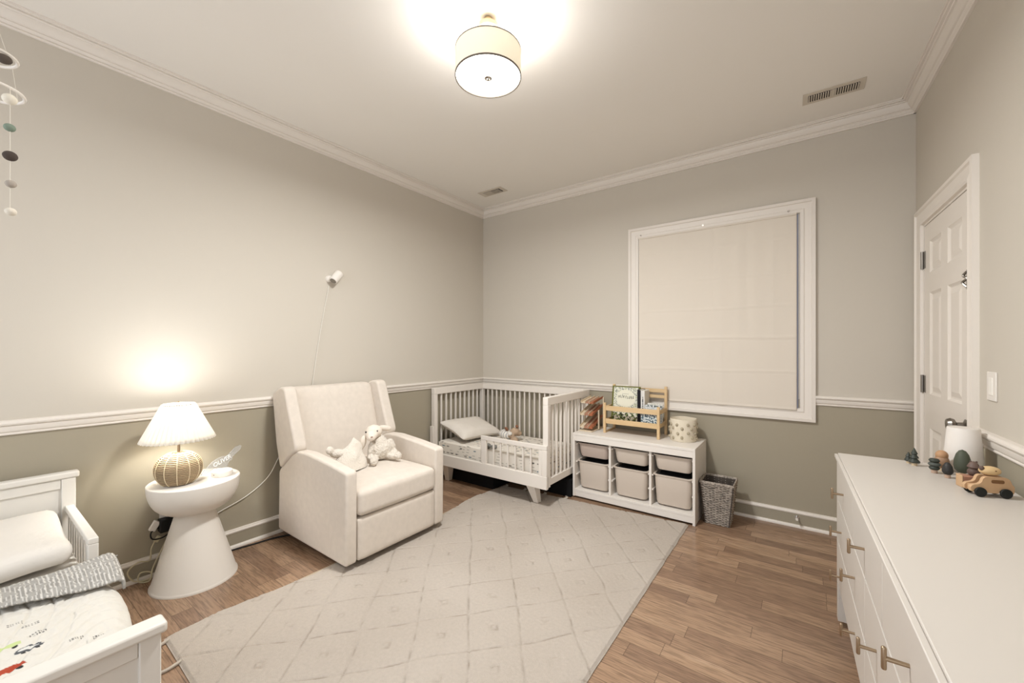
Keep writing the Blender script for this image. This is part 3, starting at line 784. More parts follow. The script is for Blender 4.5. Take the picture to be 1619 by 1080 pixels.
# quilt: white side with printed vehicles
QX0, QX1 = -2.13, -1.482
def quilt_top(x, y):
    h = .402 + .006 * noise.noise(Vector((x * 8, y * 8, 0)))
    return h
def qf(u, v):
    x = QX0 + (QX1 - QX0) * u
    s = v * .86                       # arc length from far side y=-.45 .. over the edge
    ye = .318 + .012 * math.sin(x * 9)
    y = -.42 + s
    if y < ye - .05: z = quilt_top(x, y)
    else:
        k = (y - (ye - .05))
        ang = min(k / .05, 1) * math.pi / 2
        y = ye - .05 + .062 * math.sin(ang); z = quilt_top(x, ye - .05) - .05 * (1 - math.cos(ang)) - max(0, k - .075)
        y += max(0, k - .075) * .05 * (1 + math.sin(x * 30))
    # contour quilting ridges
    d_ = math.hypot(x + 2.0, (y + .12) * 1.4) + .04 * noise.noise(Vector((x * 4, y * 4, 5)))
    ln = math.exp(-((((x + .35 * y + .03 * math.sin(y * 30)) * 17) % 1 - .5) / .07) ** 2) * (1 if y > .12 else 0) + math.exp(-(((d_ * 13) % 1 - .5) / .07) ** 2) * (1 if y <= .22 else 0)
    z += -.0050 * min(1, ln) + .0035 * noise.noise(Vector((x * 25, y * 60, 1))) + .0008 * noise.noise(Vector((x * 90, y * 90, 1)))
    return (x, y, z)
def car(px, py, cx, cy, s, col, ang, kind):
    dx, dy = px - cx, py - cy; c_, s_ = math.cos(ang), math.sin(ang)
    a = (dx * c_ + dy * s_) / s; b_ = (-dx * s_ + dy * c_) / (s * 1.7)
    if abs(a) > 1.2 or abs(b_) > .8: return None
    if kind == 'car':
        if (a / 1.0) ** 2 + ((b_ + .1) / .42) ** 2 < 1 and b_ > -.32:
            if (a / .72) ** 2 + ((b_ - .0) / .25) ** 2 < 1 and b_ > -.12 and abs(abs(a) - .0) > .0: return srgb('DAD8D2')
            return srgb(col)
        for w_ in (-.5, .5):
            if math.hypot(a - w_, b_ + .34) < .17: return srgb('2E2C2A')
    if kind == 'truck':
        if (abs(a) < 1 and -.28 < b_ < .1) or (-.9 < a < -.35 and b_ < .38 and b_ > 0): return srgb(col)
        for w_ in (-.55, .6):
            if math.hypot(a - w_, b_ + .33) < .17: return srgb('2E2C2A')
    if kind == 'tree':
        if a * a + b_ * b_ < .35: return srgb(col)
    if kind == 'tracks':
        if abs(b_) < .35 and (int((a + 2) * 5) % 2 == 0) and abs(abs(b_) - .18) < .1: return srgb(col)
    return None
H_ = math.pi / 2
PRINTS = [(-1.755, .119, .027, '55575A', H_ + .1, 'car'), (-1.68, .070, .036, 'A8452E', H_ + .3, 'truck'), (-1.81, .078, .030, 'C3CF92', H_, 'truck'),
          (-1.825, .142, .014, '4A4846', H_ + .3, 'tracks'), (-1.936, .105, .013, '6A6864', H_, 'tracks'), (-1.897, .133, .015, '5C5A56', H_, 'tracks'), (-1.70, .205, .013, '4A4846', H_, 'tracks'), (-1.668, .244, .010, '4A4846', H_, 'tracks'),
          (-1.60, .2, .03, '5E7A86', H_, 'car'), (-1.62, -.1, .036, 'C08A3C', H_, 'truck'), (-1.75, -.2, .03, '5E6064', H_, 'car'), (-1.95, -.2, .03, 'A8452E', H_, 'car'), (-1.85, -.02, .03, '6F8F7A', H_, 'car')]
def qcol(p):
    for a in PRINTS:
        r = car(p.x, p.y, *a)
        if r and p.z > .38: return r
    return srgb('D9D4CA')
t = thing('quilt', 'white quilt with printed vehicles and grey turned-back edge on the toddler bed', 'quilt', ORG)
o = surf(300, 400, qf).build('quilt_front', ATTR, t, smooth=80); paint(o, qcol)
m_ = o.modifiers.new('s', 'SOLIDIFY'); m_.thickness = .006; m_.offset = -1
def gf(u, v):
    s = v * .80; ye = .352
    y = -.42 + s
    q = max(0, min(1, (y + .05) / .38)); q = q * q * (3 - 2 * q)
    x = -2.235 + .10 * q + u * (.150 + .03 * q)
    rise = .040 * max(0, min(1, (y - .10) / .22)) * (1 - u)
    z = .418 + .018 * math.sin(u * math.pi) ** .6 + .004 * noise.noise(Vector((x * 12, y * 12, 0))) + rise
    if y > ye - .02:
        k = y - (ye - .02); ang = min(k / .025, 1) * math.pi / 2
        y = ye - .02 + .022 * math.sin(ang); z -= .02 * (1 - math.cos(ang)) + max(0, k - .03) * 1.0
    z += .0024 * abs(math.sin(y * 210)) + .0022 * abs(math.sin(x * 170 + .6 * noise.noise(Vector((x * 20, y * 20, 0)))))
    return (x, y, z)
def gcol(p):
    n = noise.noise(Vector((p.x * 60, p.y * 60, p.z * 60)))
    s_ = math.sin(p.y * 620 + 2 * n)
    if s_ > .55 and n > -.25: return srgb('D2CEC6')
    return srgb('96928B') if n > 0 else srgb('A5A19A')
o = surf(60, 330, gf).build('turned_back_edge', ATTR, t, smooth=80); paint(o, gcol); o['label'] = 'grey stitched reverse side turned back'
m_ = o.modifiers.new('s', 'SOLIDIFY'); m_.thickness = .008; m_.offset = -1

# mobile
t = thing('baby_mobile', 'hanging mobile of white rings and felt balls at top left', 'mobile', (-2.0, .035, 2.017))
for zc, r_ in ((0, .08), (.105, .066)):
    MB().tube([(.017 + r_ * math.cos(k * math.pi / 24), .011 + r_ * math.sin(k * math.pi / 24), zc) for k in range(48)], .0042, 8, closed=True).build('ring', WHITE, t)
balls = [(.082, .058, -.035, .016, 'E4DCCB'), (.082, .058, -.12, .0125, '7E8C7C'), (.084, .059, -.205, .0155, '4E443E'), (.085, .06, -.288, .012, 'A89E92'), (.085, .06, -.371, .0125, 'DDD4C4')]
for i, (x, y, z, r_, c_) in enumerate(balls):
    MB().ell((x, y, z), (r_, r_, r_ * .92)).build('felt_ball', mat('felt_' + c_, c_, 1, bump=(200, .4, .003)), t)
MB().ell((.068, .048, .085), (.017, .017, .013)).build('felt_ball', mat('felt_dark', '5A5048', 1), t)
STR = mat('string', 'D8D0C2', .9)
MB().cyl((.083, .059, -.37), (.083, .059, .0), .0008, n=6).build('string', STR, t)
for a in (0, 2.1, 4.2):
    MB().tube([(.017 + .08 * math.cos(a), .011 + .08 * math.sin(a), 0), (.017 + .066 * math.cos(a), .011 + .066 * math.sin(a), .105), (0, 0, .35)], .0008, 5).build('string', STR, t)
MB().cyl((0, 0, .35), (0, 0, ZC - 2.017 - .01), .0012, n=6).build('string', STR, t)
MB().lathe([(.02, 0), (.02, .01), (0, .01)], 16, (0, 0, ZC - 2.017 - .01)).build('ceiling_hook', WHITE, t)

# ================================================================= crib
KX0, KX1, KY0, KY1, KT, KB = -2.838, -1.565, 2.612, 3.36, .862, .165
t = thing('crib', 'white slatted crib converted to a toddler bed in the corner', 'crib', ((KX0 + KX1) / 2, (KY0 + KY1) / 2, 0))
def K_(b, name, m=CRIBW, bev=.003, **k): return b.build(name, m, t, bevel=bev, fn=lambda p: Vector((p.x - (KX0 + KX1) / 2, p.y - (KY0 + KY1) / 2, p.z)), **k)
for x in (KX0, KX1 - .045):
    K_(MB().box(x, KY0 + .012, KB + .01, x + .045, KY0 + .052, KT - .06), 'post')
    K_(MB().box(x, KY1 - .04, KB + .01, x + .045, KY1, KT - .06), 'post')
# top rails
K_(MB().box(KX0, KY0 + .012, KT - .06, KX0 + .045, KY1, KT), 'top_rail'); K_(MB().box(KX1 - .045, KY0 + .012, KT - .06, KX1, KY1, KT), 'top_rail')
K_(MB().box(KX0 + .045, KY1 - .04, KT - .06, KX1 - .045, KY1, KT), 'top_rail')
# bottom rails
K_(MB().box(KX0 + .006, KY0 + .052, KB + .02, KX0 + .038, KY1 - .04, KB + .09), 'bottom_rail'); K_(MB().box(KX1 - .038, KY0 + .052, KB + .02, KX1 - .006, KY1 - .04, KB + .075), 'bottom_rail')
K_(MB().box(KX0 + .045, KY1 - .034, KB + .02, KX1 - .045, KY1 - .006, KB + .09), 'bottom_rail')
K_(MB().box(KX0 - .0, KY0 - .008, KB, KX1 + .0, KY0 + .022, KB + .10), 'front_rail')
K_(MB().box(KX0 + .05, KY0 + .022, KB - .01, KX1 - .05, KY1 - .03, KB + .006), 'base_frame')
K_(MB().box(KX0 + .05, KY0 + .06, KB + .05, KX1 - .05, KY1 - .05, KB + .07), 'mattress_support')
sl = .0125
n = 9
for k in range(n):
    y = KY0 + .052 + (KY1 - KY0 - .092) * (k + 1) / (n + 1)
    K_(MB().box(KX0 + .012, y - sl / 2, KB + .09, KX0 + .032, y + sl / 2, KT - .06), 'slat', bev=.002)
    K_(MB().box(KX1 - .032, y - sl / 2, KB + .075, KX1 - .012, y + sl / 2, KT - .06), 'slat', bev=.002)
n = 19
for k in range(n):
    x = KX0 + .045 + (KX1 - KX0 - .09) * (k + 1) / (n + 1)
    K_(MB().box(x - sl / 2, KY1 - .03, KB + .09, x + sl / 2, KY1 - .01, KT - .06), 'slat', bev=.002)
# conversion guard rail at front
GX0 = -2.215
K_(MB().box(GX0, KY0 - .004, KB + .10, GX0 + .055, KY0 + .018, .495), 'guard_post')
K_(MB().box(KX1 - .075, KY0 - .004, KB + .10, KX1 - .045, KY0 + .018, .495), 'guard_post')
K_(MB().box(GX0, KY0 - .006, .462, KX1 - .0, KY0 + .0115, .498), 'guard_top_rail')
K_(MB().box(KX1 - .045, KY0 - .006, KB + .10, KX1, KY0 + .0115, .462), 'guard_post')
for k in range(6):
    x = GX0 + .055 + (KX1 - .075 - GX0 - .055) * (k + 1) / 7
    K_(MB().box(x - sl / 2, KY0, KB + .10, x + sl / 2, KY0 + .014, .462), 'guard_slat', bev=.002)
K_(MB().box(KX0 - .004, KY0 - .004, KB + .10, KX0 + .04, KY0 + .0115, .505), 'guard_post')
# splayed tapered legs
for (x, y, fx, fy) in ((KX1 - .17, KY0 + .06, .02, .04), (KX0 + .17, KY0 + .06, -.03, .04), (KX1 - .17, KY1 - .08, .02, -.02), (KX0 + .17, KY1 - .08, -.02, -.02)):
    w1, w2 = .04, .023; zb = .014 if (x > -2.2) else .001
    vs = [(x - w1, y - w1, KB), (x + w1, y - w1, KB), (x + w1, y + w1, KB), (x - w1, y + w1, KB)] + [(x + fx - w2, y + fy - w2 - .0, zb), (x + fx + w2, y + fy - w2, zb), (x + fx + w2, y + fy + w2, zb), (x + fx - w2, y + fy + w2, zb)]
    K_(MB().add(vs, [(0, 1, 2, 3), (7, 6, 5, 4), (0, 4, 5, 1), (1, 5, 6, 2), (2, 6, 7, 3), (3, 7, 4, 0)]), 'leg')
# crib mattress with printed sheet
def mc(p):
    r_ = random.Random(int(math.floor(p.x / .055)) * 7919 + int(math.floor(p.y / .055)) * 131 + int(math.floor(p.z / .06)) * 17)
    cx = (math.floor(p.x / .055) + .5) * .055; cz = (math.floor(p.y / .055) + .5) * .055; czz = (math.floor(p.z / .06) + .5) * .06
    k = r_.random()
    if k < .42:
        a = p.x - cx; b_ = min(abs(p.y - cz), 1); c_ = p.z - czz
        if abs(a) < .014 and ((abs(p.y - cz) < .006 and p.z > .36) or (abs(c_) < .006 and p.z <= .36)): return srgb(('5A5650', '8C8378', '6F7F86')[int(k * 100) % 3])
    if abs(math.sin((p.y if p.z > .36 else p.z) * 130 + math.sin(p.x * 14))) > .985 and r_.random() < .7: return srgb('A39C90')
    return srgb('E2DACE')
mb = MB()
X0, X1, Y0, Y1, Z0, Z1 = KX0 + .052, KX1 - .052, KY0 + .058, KY1 - .05, KB + .072, .368
def mside(u, v, P0, P1):
    return tuple(a + (b_ - a) * t_ for a, b_, t_ in zip(P0, P1, (u, u, v)))
b = surf(230, 130, lambda u, v: (X0 + (X1 - X0) * u, Y0 + (Y1 - Y0) * v, Z1 - .012 * max(0, 1 - min(u, 1 - u) / .02) ** 2 - .012 * max(0, 1 - min(v, 1 - v) / .03) ** 2))
for P0, P1, n_ in (((X0, Y0, Z0), (X1, Y0, Z1 - .012), 230), ((X1, Y0, Z0), (X1, Y1, Z1 - .012), 130), ((X1, Y1, Z0), (X0, Y1, Z1 - .012), 60), ((X0, Y1, Z0), (X0, Y0, Z1 - .012), 60)):
    s_ = surf(n_, 24, lambda u, v: mside(u, v, P0, P1)); b.add(s_.v, s_.f)
b.add([(X0, Y0, Z0), (X1, Y0, Z0), (X1, Y1, Z0), (X0, Y1, Z0)], [(0, 3, 2, 1)])
o = b.build('crib_mattress', ATTR, smooth=60); paint(o, mc); tag(o, 'crib mattress in a white sheet printed with tiny grey marks', 'mattress')
# pillow in the crib
PILG = mat('pillow_greyish', 'DDD5CA', .95, bump=(10, .4, .03))
def pf(p):
    q = Vector((p.x, p.y, p.z))
    kx = abs(p.x / .26); ky = abs(p.y / .185)
    q.z *= max(.12, (1 - kx ** 4) ** .6 if kx < 1 else .12) * max(.12, (1 - ky ** 4) ** .6 if ky < 1 else .12)
    q.x *= 1 - .10 * (1 - ky ** 2); q.y *= 1 - .12 * (1 - kx ** 2)
    q.z += .006 * noise.noise(p * 14)
    return q
o = MB().rbox(-.26, -.185, -.06, .26, .185, .06, .03, 18, fn=pf).build('crib_pillow', PILG, smooth=80)
o.location = (-2.605, 2.925, .468); o.rotation_euler = Matrix((( .10, -.93, .30), (.99, .12, 0), (-.03, .30, .95))).to_euler(); tag(o, 'flat white pillow with frayed corner in the crib', 'pillow')
# plush in the crib
t = thing('stuffed_animal', 'plush animal in striped white shirt lying beside the crib pillow', 'stuffed toy', (-2.17, 3.0, .37), R(-20))
TANP = mat('plush_tan', 'B49C84', 1, bump=(120, .6, .006)); BRP = mat('plush_brown', '8A6048', 1, bump=(120, .6, .006))
def stripes(p): return srgb('8C9196') if math.sin(p.y * 230 + p.x * 60) > .72 else srgb('E4DED4')
blob('head', [E_(-.03, .05, .085, .045, .05, .04), E_(-.02, .085, .07, .03, .034, .026), E_(-.01, .0, .06, .03, .03, .03)], TANP, t, .005)
b = MB().ell((-.11, .0, .055), (.085, .055, .045), 60, 40); o = b.build('striped_shirt', ATTR, t, smooth=80); paint(o, lambda p: stripes(Vector((0, p.x, 0))))
blob('body', [E_(.05, -.01, .035, .07, .03, .028, Matrix.Rotation(R(-15), 3, 'Z')), E_(.1, -.035, .028, .05, .022, .02, Matrix.Rotation(R(-20), 3, 'Z'))], TANP, t, .005)
MB().ell((-.065, -.02, .115), (.022, .012, .022), rot=Matrix.Rotation(R(35), 3, 'X')).build('ear', BRP, t)
MB().ell((-.01, .06, .138), (.02, .012, .014)).build('ear', BRP, t)
MB().ell((.0, -.025, .082), (.022, .022, .02)).build('muzzle', COTTON, t)
o = MB().rbox(-2.11, 2.93, .37, -2.045, 3.0, .40, .01, 4).build('cloth_block', mat('block_grey', 'B9AFA2', .9)); tag(o, 'small pale grey fabric block lying on the crib sheet', 'toy block')
t = thing('plush_toy', 'small grey and white plush toy tucked behind the crib guard rail', 'stuffed toy', (-2.21, 2.70, .37))
blob('body', [E_(0, 0, .022, .028, .024, .024), E_(.055, .015, .018, .03, .022, .02)], mat('plush_grey', '7C7A74', 1), t, .005)
MB().ell((-.012, .0, .045), (.015, .014, .012)).build('head', COTTON, t)
# dark storage boxes under the crib
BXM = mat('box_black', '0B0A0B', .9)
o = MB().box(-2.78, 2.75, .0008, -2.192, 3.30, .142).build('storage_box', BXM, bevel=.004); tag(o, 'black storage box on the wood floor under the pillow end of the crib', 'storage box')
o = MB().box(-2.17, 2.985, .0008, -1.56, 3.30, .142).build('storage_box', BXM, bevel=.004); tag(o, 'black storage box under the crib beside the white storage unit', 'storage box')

# ================================================================= storage unit
SX0, SX1, SY0, SY1, SZ = -1.55, -.606, 3.0, 3.415, .537
SYB = 3.39
t = thing('storage_unit', 'low white three-column storage frame holding beige bins', 'storage unit', (-1.078, 3.2, 0))
def S_(b, name, m=WHITE, bev=.0015, **k): return b.build(name, m, t, bevel=bev, fn=lambda p: Vector((p.x + 1.078, p.y - 3.2, p.z)), **k)
PW = .018
divs = [SX0, SX0 + (SX1 - SX0) / 3, SX0 + 2 * (SX1 - SX0) / 3, SX1]
S_(MB().box(SX0, SY0, .015, SX0 + PW, SYB, SZ - .02), 'side_panel'); S_(MB().box(SX1 - PW, SY0, .001, SX1, SYB, SZ - .02), 'side_panel')
S_(MB().box(SX0, SY0, SZ - .02, SX1, SYB, SZ), 'top_panel')
S_(MB().box(SX0 + PW, SY0 + .002, SZ - .065, SX1 - PW, SY0 + .018, SZ - .02), 'front_rail')
S_(MB().box(SX0 + PW, SY0 + .004, .058, SX1 - PW, SYB, .076), 'bottom_shelf')
S_(MB().box(SX0 + PW, SY0 + .006, .016, SX1 - PW, SY0 + .02, .058), 'plinth')
S_(MB().box(SX0 + PW, SYB - .008, .076, SX1 - PW, SYB, SZ - .02), 'back_panel')
for x in divs[1:3]: S_(MB().box(x - PW / 2, SY0 + .019, .076, x + PW / 2, SYB - .01, SZ - .02), 'divider')
for i in range(3):
    xa = divs[i] + (PW if i == 0 else PW / 2); xb = divs[i + 1] - (PW if i == 2 else PW / 2)
    for z in (.437, .292, .185):
        for x, s_ in ((xa, 1), (xb, -1)):
            S_(MB().box(x, SY0 + .03, z, x + s_ * .010, SYB - .03, z + .009), 'runner', bev=0)
def bin_mesh(w, d, h):
    """tapered bin with flared lip; origin centre of lip bottom"""
    b = MB(); lv = [(.86, -h, 0), (.90, -h + .02, 0), (.97, -.006, 0), (.97, 0, 1), (1.06, 0, 1), (1.06, .008, 1), (.95, .008, 1), (.94, -.01, 0), (.84, -h + .008, 0)]
    vs = []; fs = []; n = 24
    def ring(sx, z):
        out = []
        hw, hd = w / 2 * sx, d / 2 * (sx if sx < 1.01 else 1.0); r = .035
        for cx_, cy_, a0 in ((1, 1, 0), (-1, 1, 90), (-1, -1, 180), (1, -1, 270)):
            for k in range(6):
                a = R(a0 + k * 18); out.append((cx_ * (hw - r) + r * math.cos(a), cy_ * (hd - r) + r * math.sin(a), z))
        return out
    for sx, z, _ in lv: vs += ring(sx, z)
    for j in range(len(lv) - 1):
        for k in range(n): fs.append((j * n + k, j * n + (k + 1) % n, (j + 1) * n + (k + 1) % n, (j + 1) * n + k))
    fs.append(tuple(range(n))[::-1]); fs.append(tuple(range((len(lv) - 1) * n, len(lv) * n)))
    return b.add(vs, fs)
names = ('left', 'middle', 'right')
bw = (SX1 - SX0) / 3 - PW - .028
for i in range(3):
    xc = (divs[i] + divs[i + 1]) / 2 + (.004 if i == 0 else -.004 if i == 2 else 0)
    o = bin_mesh(bw, .34, .104).build('storage_bin', BIN if i else mat('bin_beige_pink', 'BFAEA2', .45), smooth=40); o.location = (xc, SY0 + .20, .4465)
    tag(o, 'shallow beige plastic bin in the %s column of the storage unit' % names[i], 'bin', 'beige bins in the storage unit')
    o = bin_mesh(bw, .34, .212).build('storage_bin', BIN, smooth=40); o.location = (xc, SY0 + .195, .3015)
    tag(o, 'deep beige plastic bin in the %s column of the storage unit' % names[i], 'bin', 'beige bins in the storage unit')
    # dark slab painting the unlit gap over the lip, along with toys
    o = MB().rbox(-bw * .44, -.12, -.02, bw * .44, .12, .0, .01, 6, fn=lambda p: Vector((p.x, p.y, p.z + .008 * noise.noise(p * 30)))).build('bin_shade_and_toys', mat('shade_and_toys_dark', '232122', .8), smooth=80)
    o.location = (xc, SY0 + .19, .298); tag(o, 'dark slab for gap shade and toys in the deep bin of the %s column' % names[i], 'toys', kind='stuff')

# rack with books on the unit
RK = dict(x0=-1.345, x1=-.890, y0=3.148, y1=3.375, z=SZ)
t = thing('book_rack', 'light pine tabletop book rack standing on the storage unit', 'book rack', (-1.117, 3.26, SZ))
def B_(b, name, m=PINE, bev=.002, **k): return b.build(name, m, t, bevel=bev, fn=lambda p: Vector((p.x + 1.117, p.y - 3.26, p.z - SZ)), **k)
x0, x1, y0, y1 = RK['x0'], RK['x1'], RK['y0'], RK['y1']
for x in (x0, x1 - .02):
    B_(MB().box(x, y0, SZ, x + .02, y0 + .02, .785), 'front_post'); B_(MB().box(x, y1 - .02, SZ, x + .02, y1, .925), 'back_post')
    B_(MB().box(x + .003, y0 + .02, .725, x + .017, y1 - .02, .757), 'side_rail'); B_(MB().box(x + .003, y0 + .02, .62, x + .017, y1 - .02, .65), 'side_rail')
B_(MB().box(x0 + .02, y0 + .003, .722, x1 - .02, y0 + .015, .762), 'front_rail'); B_(MB().box(x0 + .02, y0 + .003, .615, x1 - .02, y0 + .015, .655), 'front_rail')
B_(MB().box(x0 + .02, y1 - .015, .875, x1 - .02, y1 - .003, .905), 'back_rail'); B_(MB().box(x0 + .02, y1 - .015, .83, x1 - .02, y1 - .003, .855), 'back_rail')
B_(MB().box(x0 + .02, y0 + .015, .618, x1 - .02, y1 - .015, .628), 'bottom_board')
B_(MB().box(x0 + .003, y0 + .02, SZ, x0 + .017, y1 - .02, SZ + .012), 'foot_rail')
def book(w, h, th, coverfn, loc, rot, label, spine=None, group='books in the pine rack'):
    t_ = thing('book', label, 'book', loc, 0, group); t_.rotation_euler = rot
    MB().box(-w / 2 + .003, .002, .003, w / 2 - .003, th - .002, h - .003).build('pages', PAGE, t_)
    o = surf(90, 110, lambda u, v: (-w / 2 + w * u, 0, h * v)).build('front_cover', ATTR, t_); paint(o, coverfn)
    m_ = o.modifiers.new('s', 'SOLIDIFY'); m_.thickness = .002; m_.offset = 0
    sm = spine or PAGE
    MB().box(-w / 2, th - .002, 0, w / 2, th, h).build('back_cover', sm, t_); MB().box(-w / 2 - .0005, 0, 0, -w / 2 + .002, th, h).build('spine', sm, t_)
    return t_
OLIVE = mat('olive_cover', '70703A', .6); NAVY = mat('navy_cover', '23222A', .5); TEALC = mat('teal_cover', '4E6E62', .6); SKY = mat('pale_cover', 'CBD0D2', .6)
def cov_big(p):
    w, h = .205, .285
    u, v = (p.x + w / 2) / w, p.z / h
    n = noise.noise(Vector((p.x * 110, p.z * 110, 2))); n2 = noise.noise(Vector((p.x * 45, p.z * 45, 9)))
    e = math.hypot((u - .5) / .38, (v - .68) / .25)
    if e < 1: return srgb('E2DECB')
    if v < .26: return srgb('3A3A30') if n + .6 * n2 > .10 else (srgb('8FA05E') if n2 > .05 else srgb('E0DBC8'))
    if n > .12: return srgb('7C8078') if n2 > 0 else srgb('A9A695')
    return srgb('DAD9C8') if n2 > -.3 else srgb('CDD0B0')
tb = book(.205, .285, .016, cov_big, (-1.195, 3.235, .6288), (R(-9), 0, R(3)), 'large pale book with leafy border and curly title standing front in the rack', OLIVE)
INK = mat('title_ink', '5A5C52', .8)
ttl = MB(); random.seed(11)
for k in range(9):
    x_ = -.062 + k * .0155; dz_ = .004 * math.sin(k * .8)
    q_ = [(x_ + random.uniform(-.005, .006), -.0018, .192 + dz_ + random.uniform(0, .024)) for _ in range(4)]
    ttl.tube(smoothpath([(x_, -.0018, .192 + dz_), (x_ + .002, -.0018, .216 + dz_)] + q_, 5), .0012, 5)
ttl.build('curly_title', INK, tb)
sub_ = MB()
for k in range(6): sub_.tube(smoothpath([(-.028 + k * .009, -.0018, .228), (-.025 + k * .009, -.0018, .232), (-.022 + k * .009, -.0018, .228)], 4), .0008, 5)
sub_.build('small_title', INK, tb)
book(.235, .292, .012, lambda p: srgb('70703A'), (-1.205, 3.265, .6288), (R(-9), 0, R(3)), 'olive green book behind the large pale book in the rack', OLIVE)
book(.025, .272, .12, lambda p: srgb('1F1D22'), (-1.073, 3.225, .6288), (0, 0, 0), 'dark navy book seen by its spine right of the large pale book', NAVY)
def cov_sp(p):
    return srgb('3C3C40') if (abs(p.x) < .004 and .05 < p.z < .22 and noise.noise(Vector((0, 0, p.z * 160))) > -.15) else srgb('D9D6D0')
book(.03, .268, .12, cov_sp, (-1.042, 3.225, .6288), (0, 0, 0), 'white book seen by its lettered spine in the rack', PAGE)
def cov_s(seed, base, dk, cap=None):
    def f(p):
        n = noise.noise(Vector((p.x * 90 + seed, p.z * 90, seed))); 
        if cap and p.z > .1 and abs(p.x - .02) < .035 and n > -.3: return srgb(cap)
        return srgb(dk) if n > .02 else srgb(base)
    return f
book(.13, .125, .012, cov_s(3, 'C8CDCB', '4F6068', 'A8684A'), (-.975, 3.168, .6288), (R(-6), 0, 0), 'small square book with brown animal and grey pattern at the rack front', TEALC)
book(.12, .145, .012, cov_s(8, 'D5D6D4', 'B8BCBF'), (-.955, 3.19, .6288), (R(-6), 0, R(2)), 'small pale book behind the square patterned book', SKY)
book(.14, .158, .012, cov_s(14, 'DAD9D6', '59615F'), (-.965, 3.215, .6288), (R(-6), 0, R(-2)), 'small grey and white book near the back of the rack', SKY)
book(.12, .170, .012, cov_s(22, 'DEDAD0', 'C9C4B8'), (-.955, 3.245, .6288), (R(-6), 0, R(1)), 'rearmost small cream book at the right of the rack', PAGE)

# pom-pom basket
t = thing('fabric_basket', 'cream cylindrical fabric basket with tufted dots beside the book rack', 'basket', (-.742, 3.25, SZ + .001))
FBM = mat('basket_cotton', 'DCD1BC', 1, bump=(150, .5, .004))
b = MB(); pr = [(.092, 0), (.094, .004), (.094, .16), (.0915, .166), (.089, .16), (.089, .01), (0, .01)]
b.lathe(pr, 56).build('basket_body', FBM, t, smooth=50, fn=lambda p: Vector((p.x * (1 + .04 * noise.noise(p * 12)), p.y, p.z * (1 + .03 * noise.noise(Vector((p.x * 12, p.y * 12, 2)))))))
POM = mat('pom_beige', 'B3A78F', 1, bump=(160, .9, .006))
random.seed(4)
k = 0
for row, z in enumerate((.03, .065, .1, .13)):
    for q in range(9):
        a = (q + .5 * (row % 2)) / 9 * 2 * math.pi + random.uniform(-.08, .08)
        MB().ell((.096 * math.cos(a), .096 * math.sin(a), z + random.uniform(-.005, .005)), (.0105, .0105, .0115), 10, 8).build('pom_tuft', POM, t)

# ramp toy
t = thing('marble_ramp', 'terracotta and white zigzag wooden car ramp toy left of the book rack', 'toy', (-1.455, 3.22, SZ + .0008), R(0))
RW_ = MAT = mat('ramp_cream', 'DCCBB0', .55)
MB().box(-.085, -.13, 0, .035, .135, .008).build('base_board', RW_, t, bevel=.002)
segs = [((-.0, .10, .27), (-.0, -.10, .235)), ((0, -.09, .205), (0, .12, .155)), ((0, .12, .125), (0, -.11, .075)), ((0, -.115, .012), (0, .12, .06))]
segs = [(.105, .262, -.10, .235), (.115, .200, -.115, .135), (.115, .108, -.12, .028)]
for i, (ya, za, yb, zb) in enumerate(segs):
    for j, (xo, m_) in enumerate(((-.062, RW_), (-.024, CLAY), (.014, TERRA))):
        MB().bar((xo, ya, za), (xo, yb, zb), .034, .005).build('ramp', m_, t, bevel=.001)
        for s_ in (-1, 1):
            MB().bar((xo + s_ * .018, ya, za + .008), (xo + s_ * .018, yb, zb + .008), .003, .02).build('ramp_edge', RW_ if s_ < 0 else m_, t, bevel=.0005)
for y in (.10, -.0):
    MB().box(.035, y - .008, .008, .045, y + .008, .27 if y > .05 else .17).build('upright', RW_, t, bevel=.002)
    MB().box(-.092, y - .008, .0, -.084, y + .008, .27 if y > .05 else .17).build('upright', RW_, t, bevel=.002)

# ================================================================= waste basket
t = thing('wicker_basket', 'tall square grey wicker waste basket beside the storage unit', 'waste basket', (-.488, 3.19, 0))
WK = mat('wicker_grey', 'A3988C', .85, vary=.55, vscale=75)
WKD = mat('wicker_dark', '4E463F', .9, vary=.2, vscale=40)
def wring(hw, z, amp, ph, n=56):
    out = []
    for k in range(n):
        s_ = k / n * 4; side = int(s_); f = s_ - side; a = -hw + 2 * hw * f
        w_ = amp * math.sin(k * math.pi * .62 + ph)
        x, y = [(a, -hw - w_), (hw + w_, a), (-a, hw + w_), (-hw - w_, -a)][side]
        out.append((x, y, z + .0012 * noise.noise(Vector((k * .7, z * 60, 0)))))
    return out
nr = 34
MB().add([(sx * h_, sy * h_, z) for h_, z in ((.071, .008), (.100, .292)) for sx, sy in ((-1, -1), (1, -1), (1, 1), (-1, 1))] + [(sx * h_, sy * h_, z) for h_, z in ((.069, .008), (.098, .292)) for sx, sy in ((-1, -1), (1, -1), (1, 1), (-1, 1))],
         [(0, 1, 5, 4), (1, 2, 6, 5), (2, 3, 7, 6), (3, 0, 4, 7), (8, 12, 13, 9), (9, 13, 14, 10), (10, 14, 15, 11), (11, 15, 12, 8), (4, 5, 13, 12), (5, 6, 14, 13), (6, 7, 15, 14), (7, 4, 12, 15)]).build('liner', WKD, t)
b = MB()
for i in range(nr):
    z = .006 + .285 * i / (nr - 1); hw = .074 + .030 * (z / .29)
    b.tube(wring(hw, z, .0045, math.pi * (i % 2)), .0034, 6, closed=True)
b.build('woven_wall', WK, t, smooth=60)
b = MB()
for i in range(3):
    b.tube(wring(.1045, .296 + .004 * (i - 1), .002, i), .0048, 6, closed=True)
b.build('rim', WK, t, smooth=60)
b = MB()
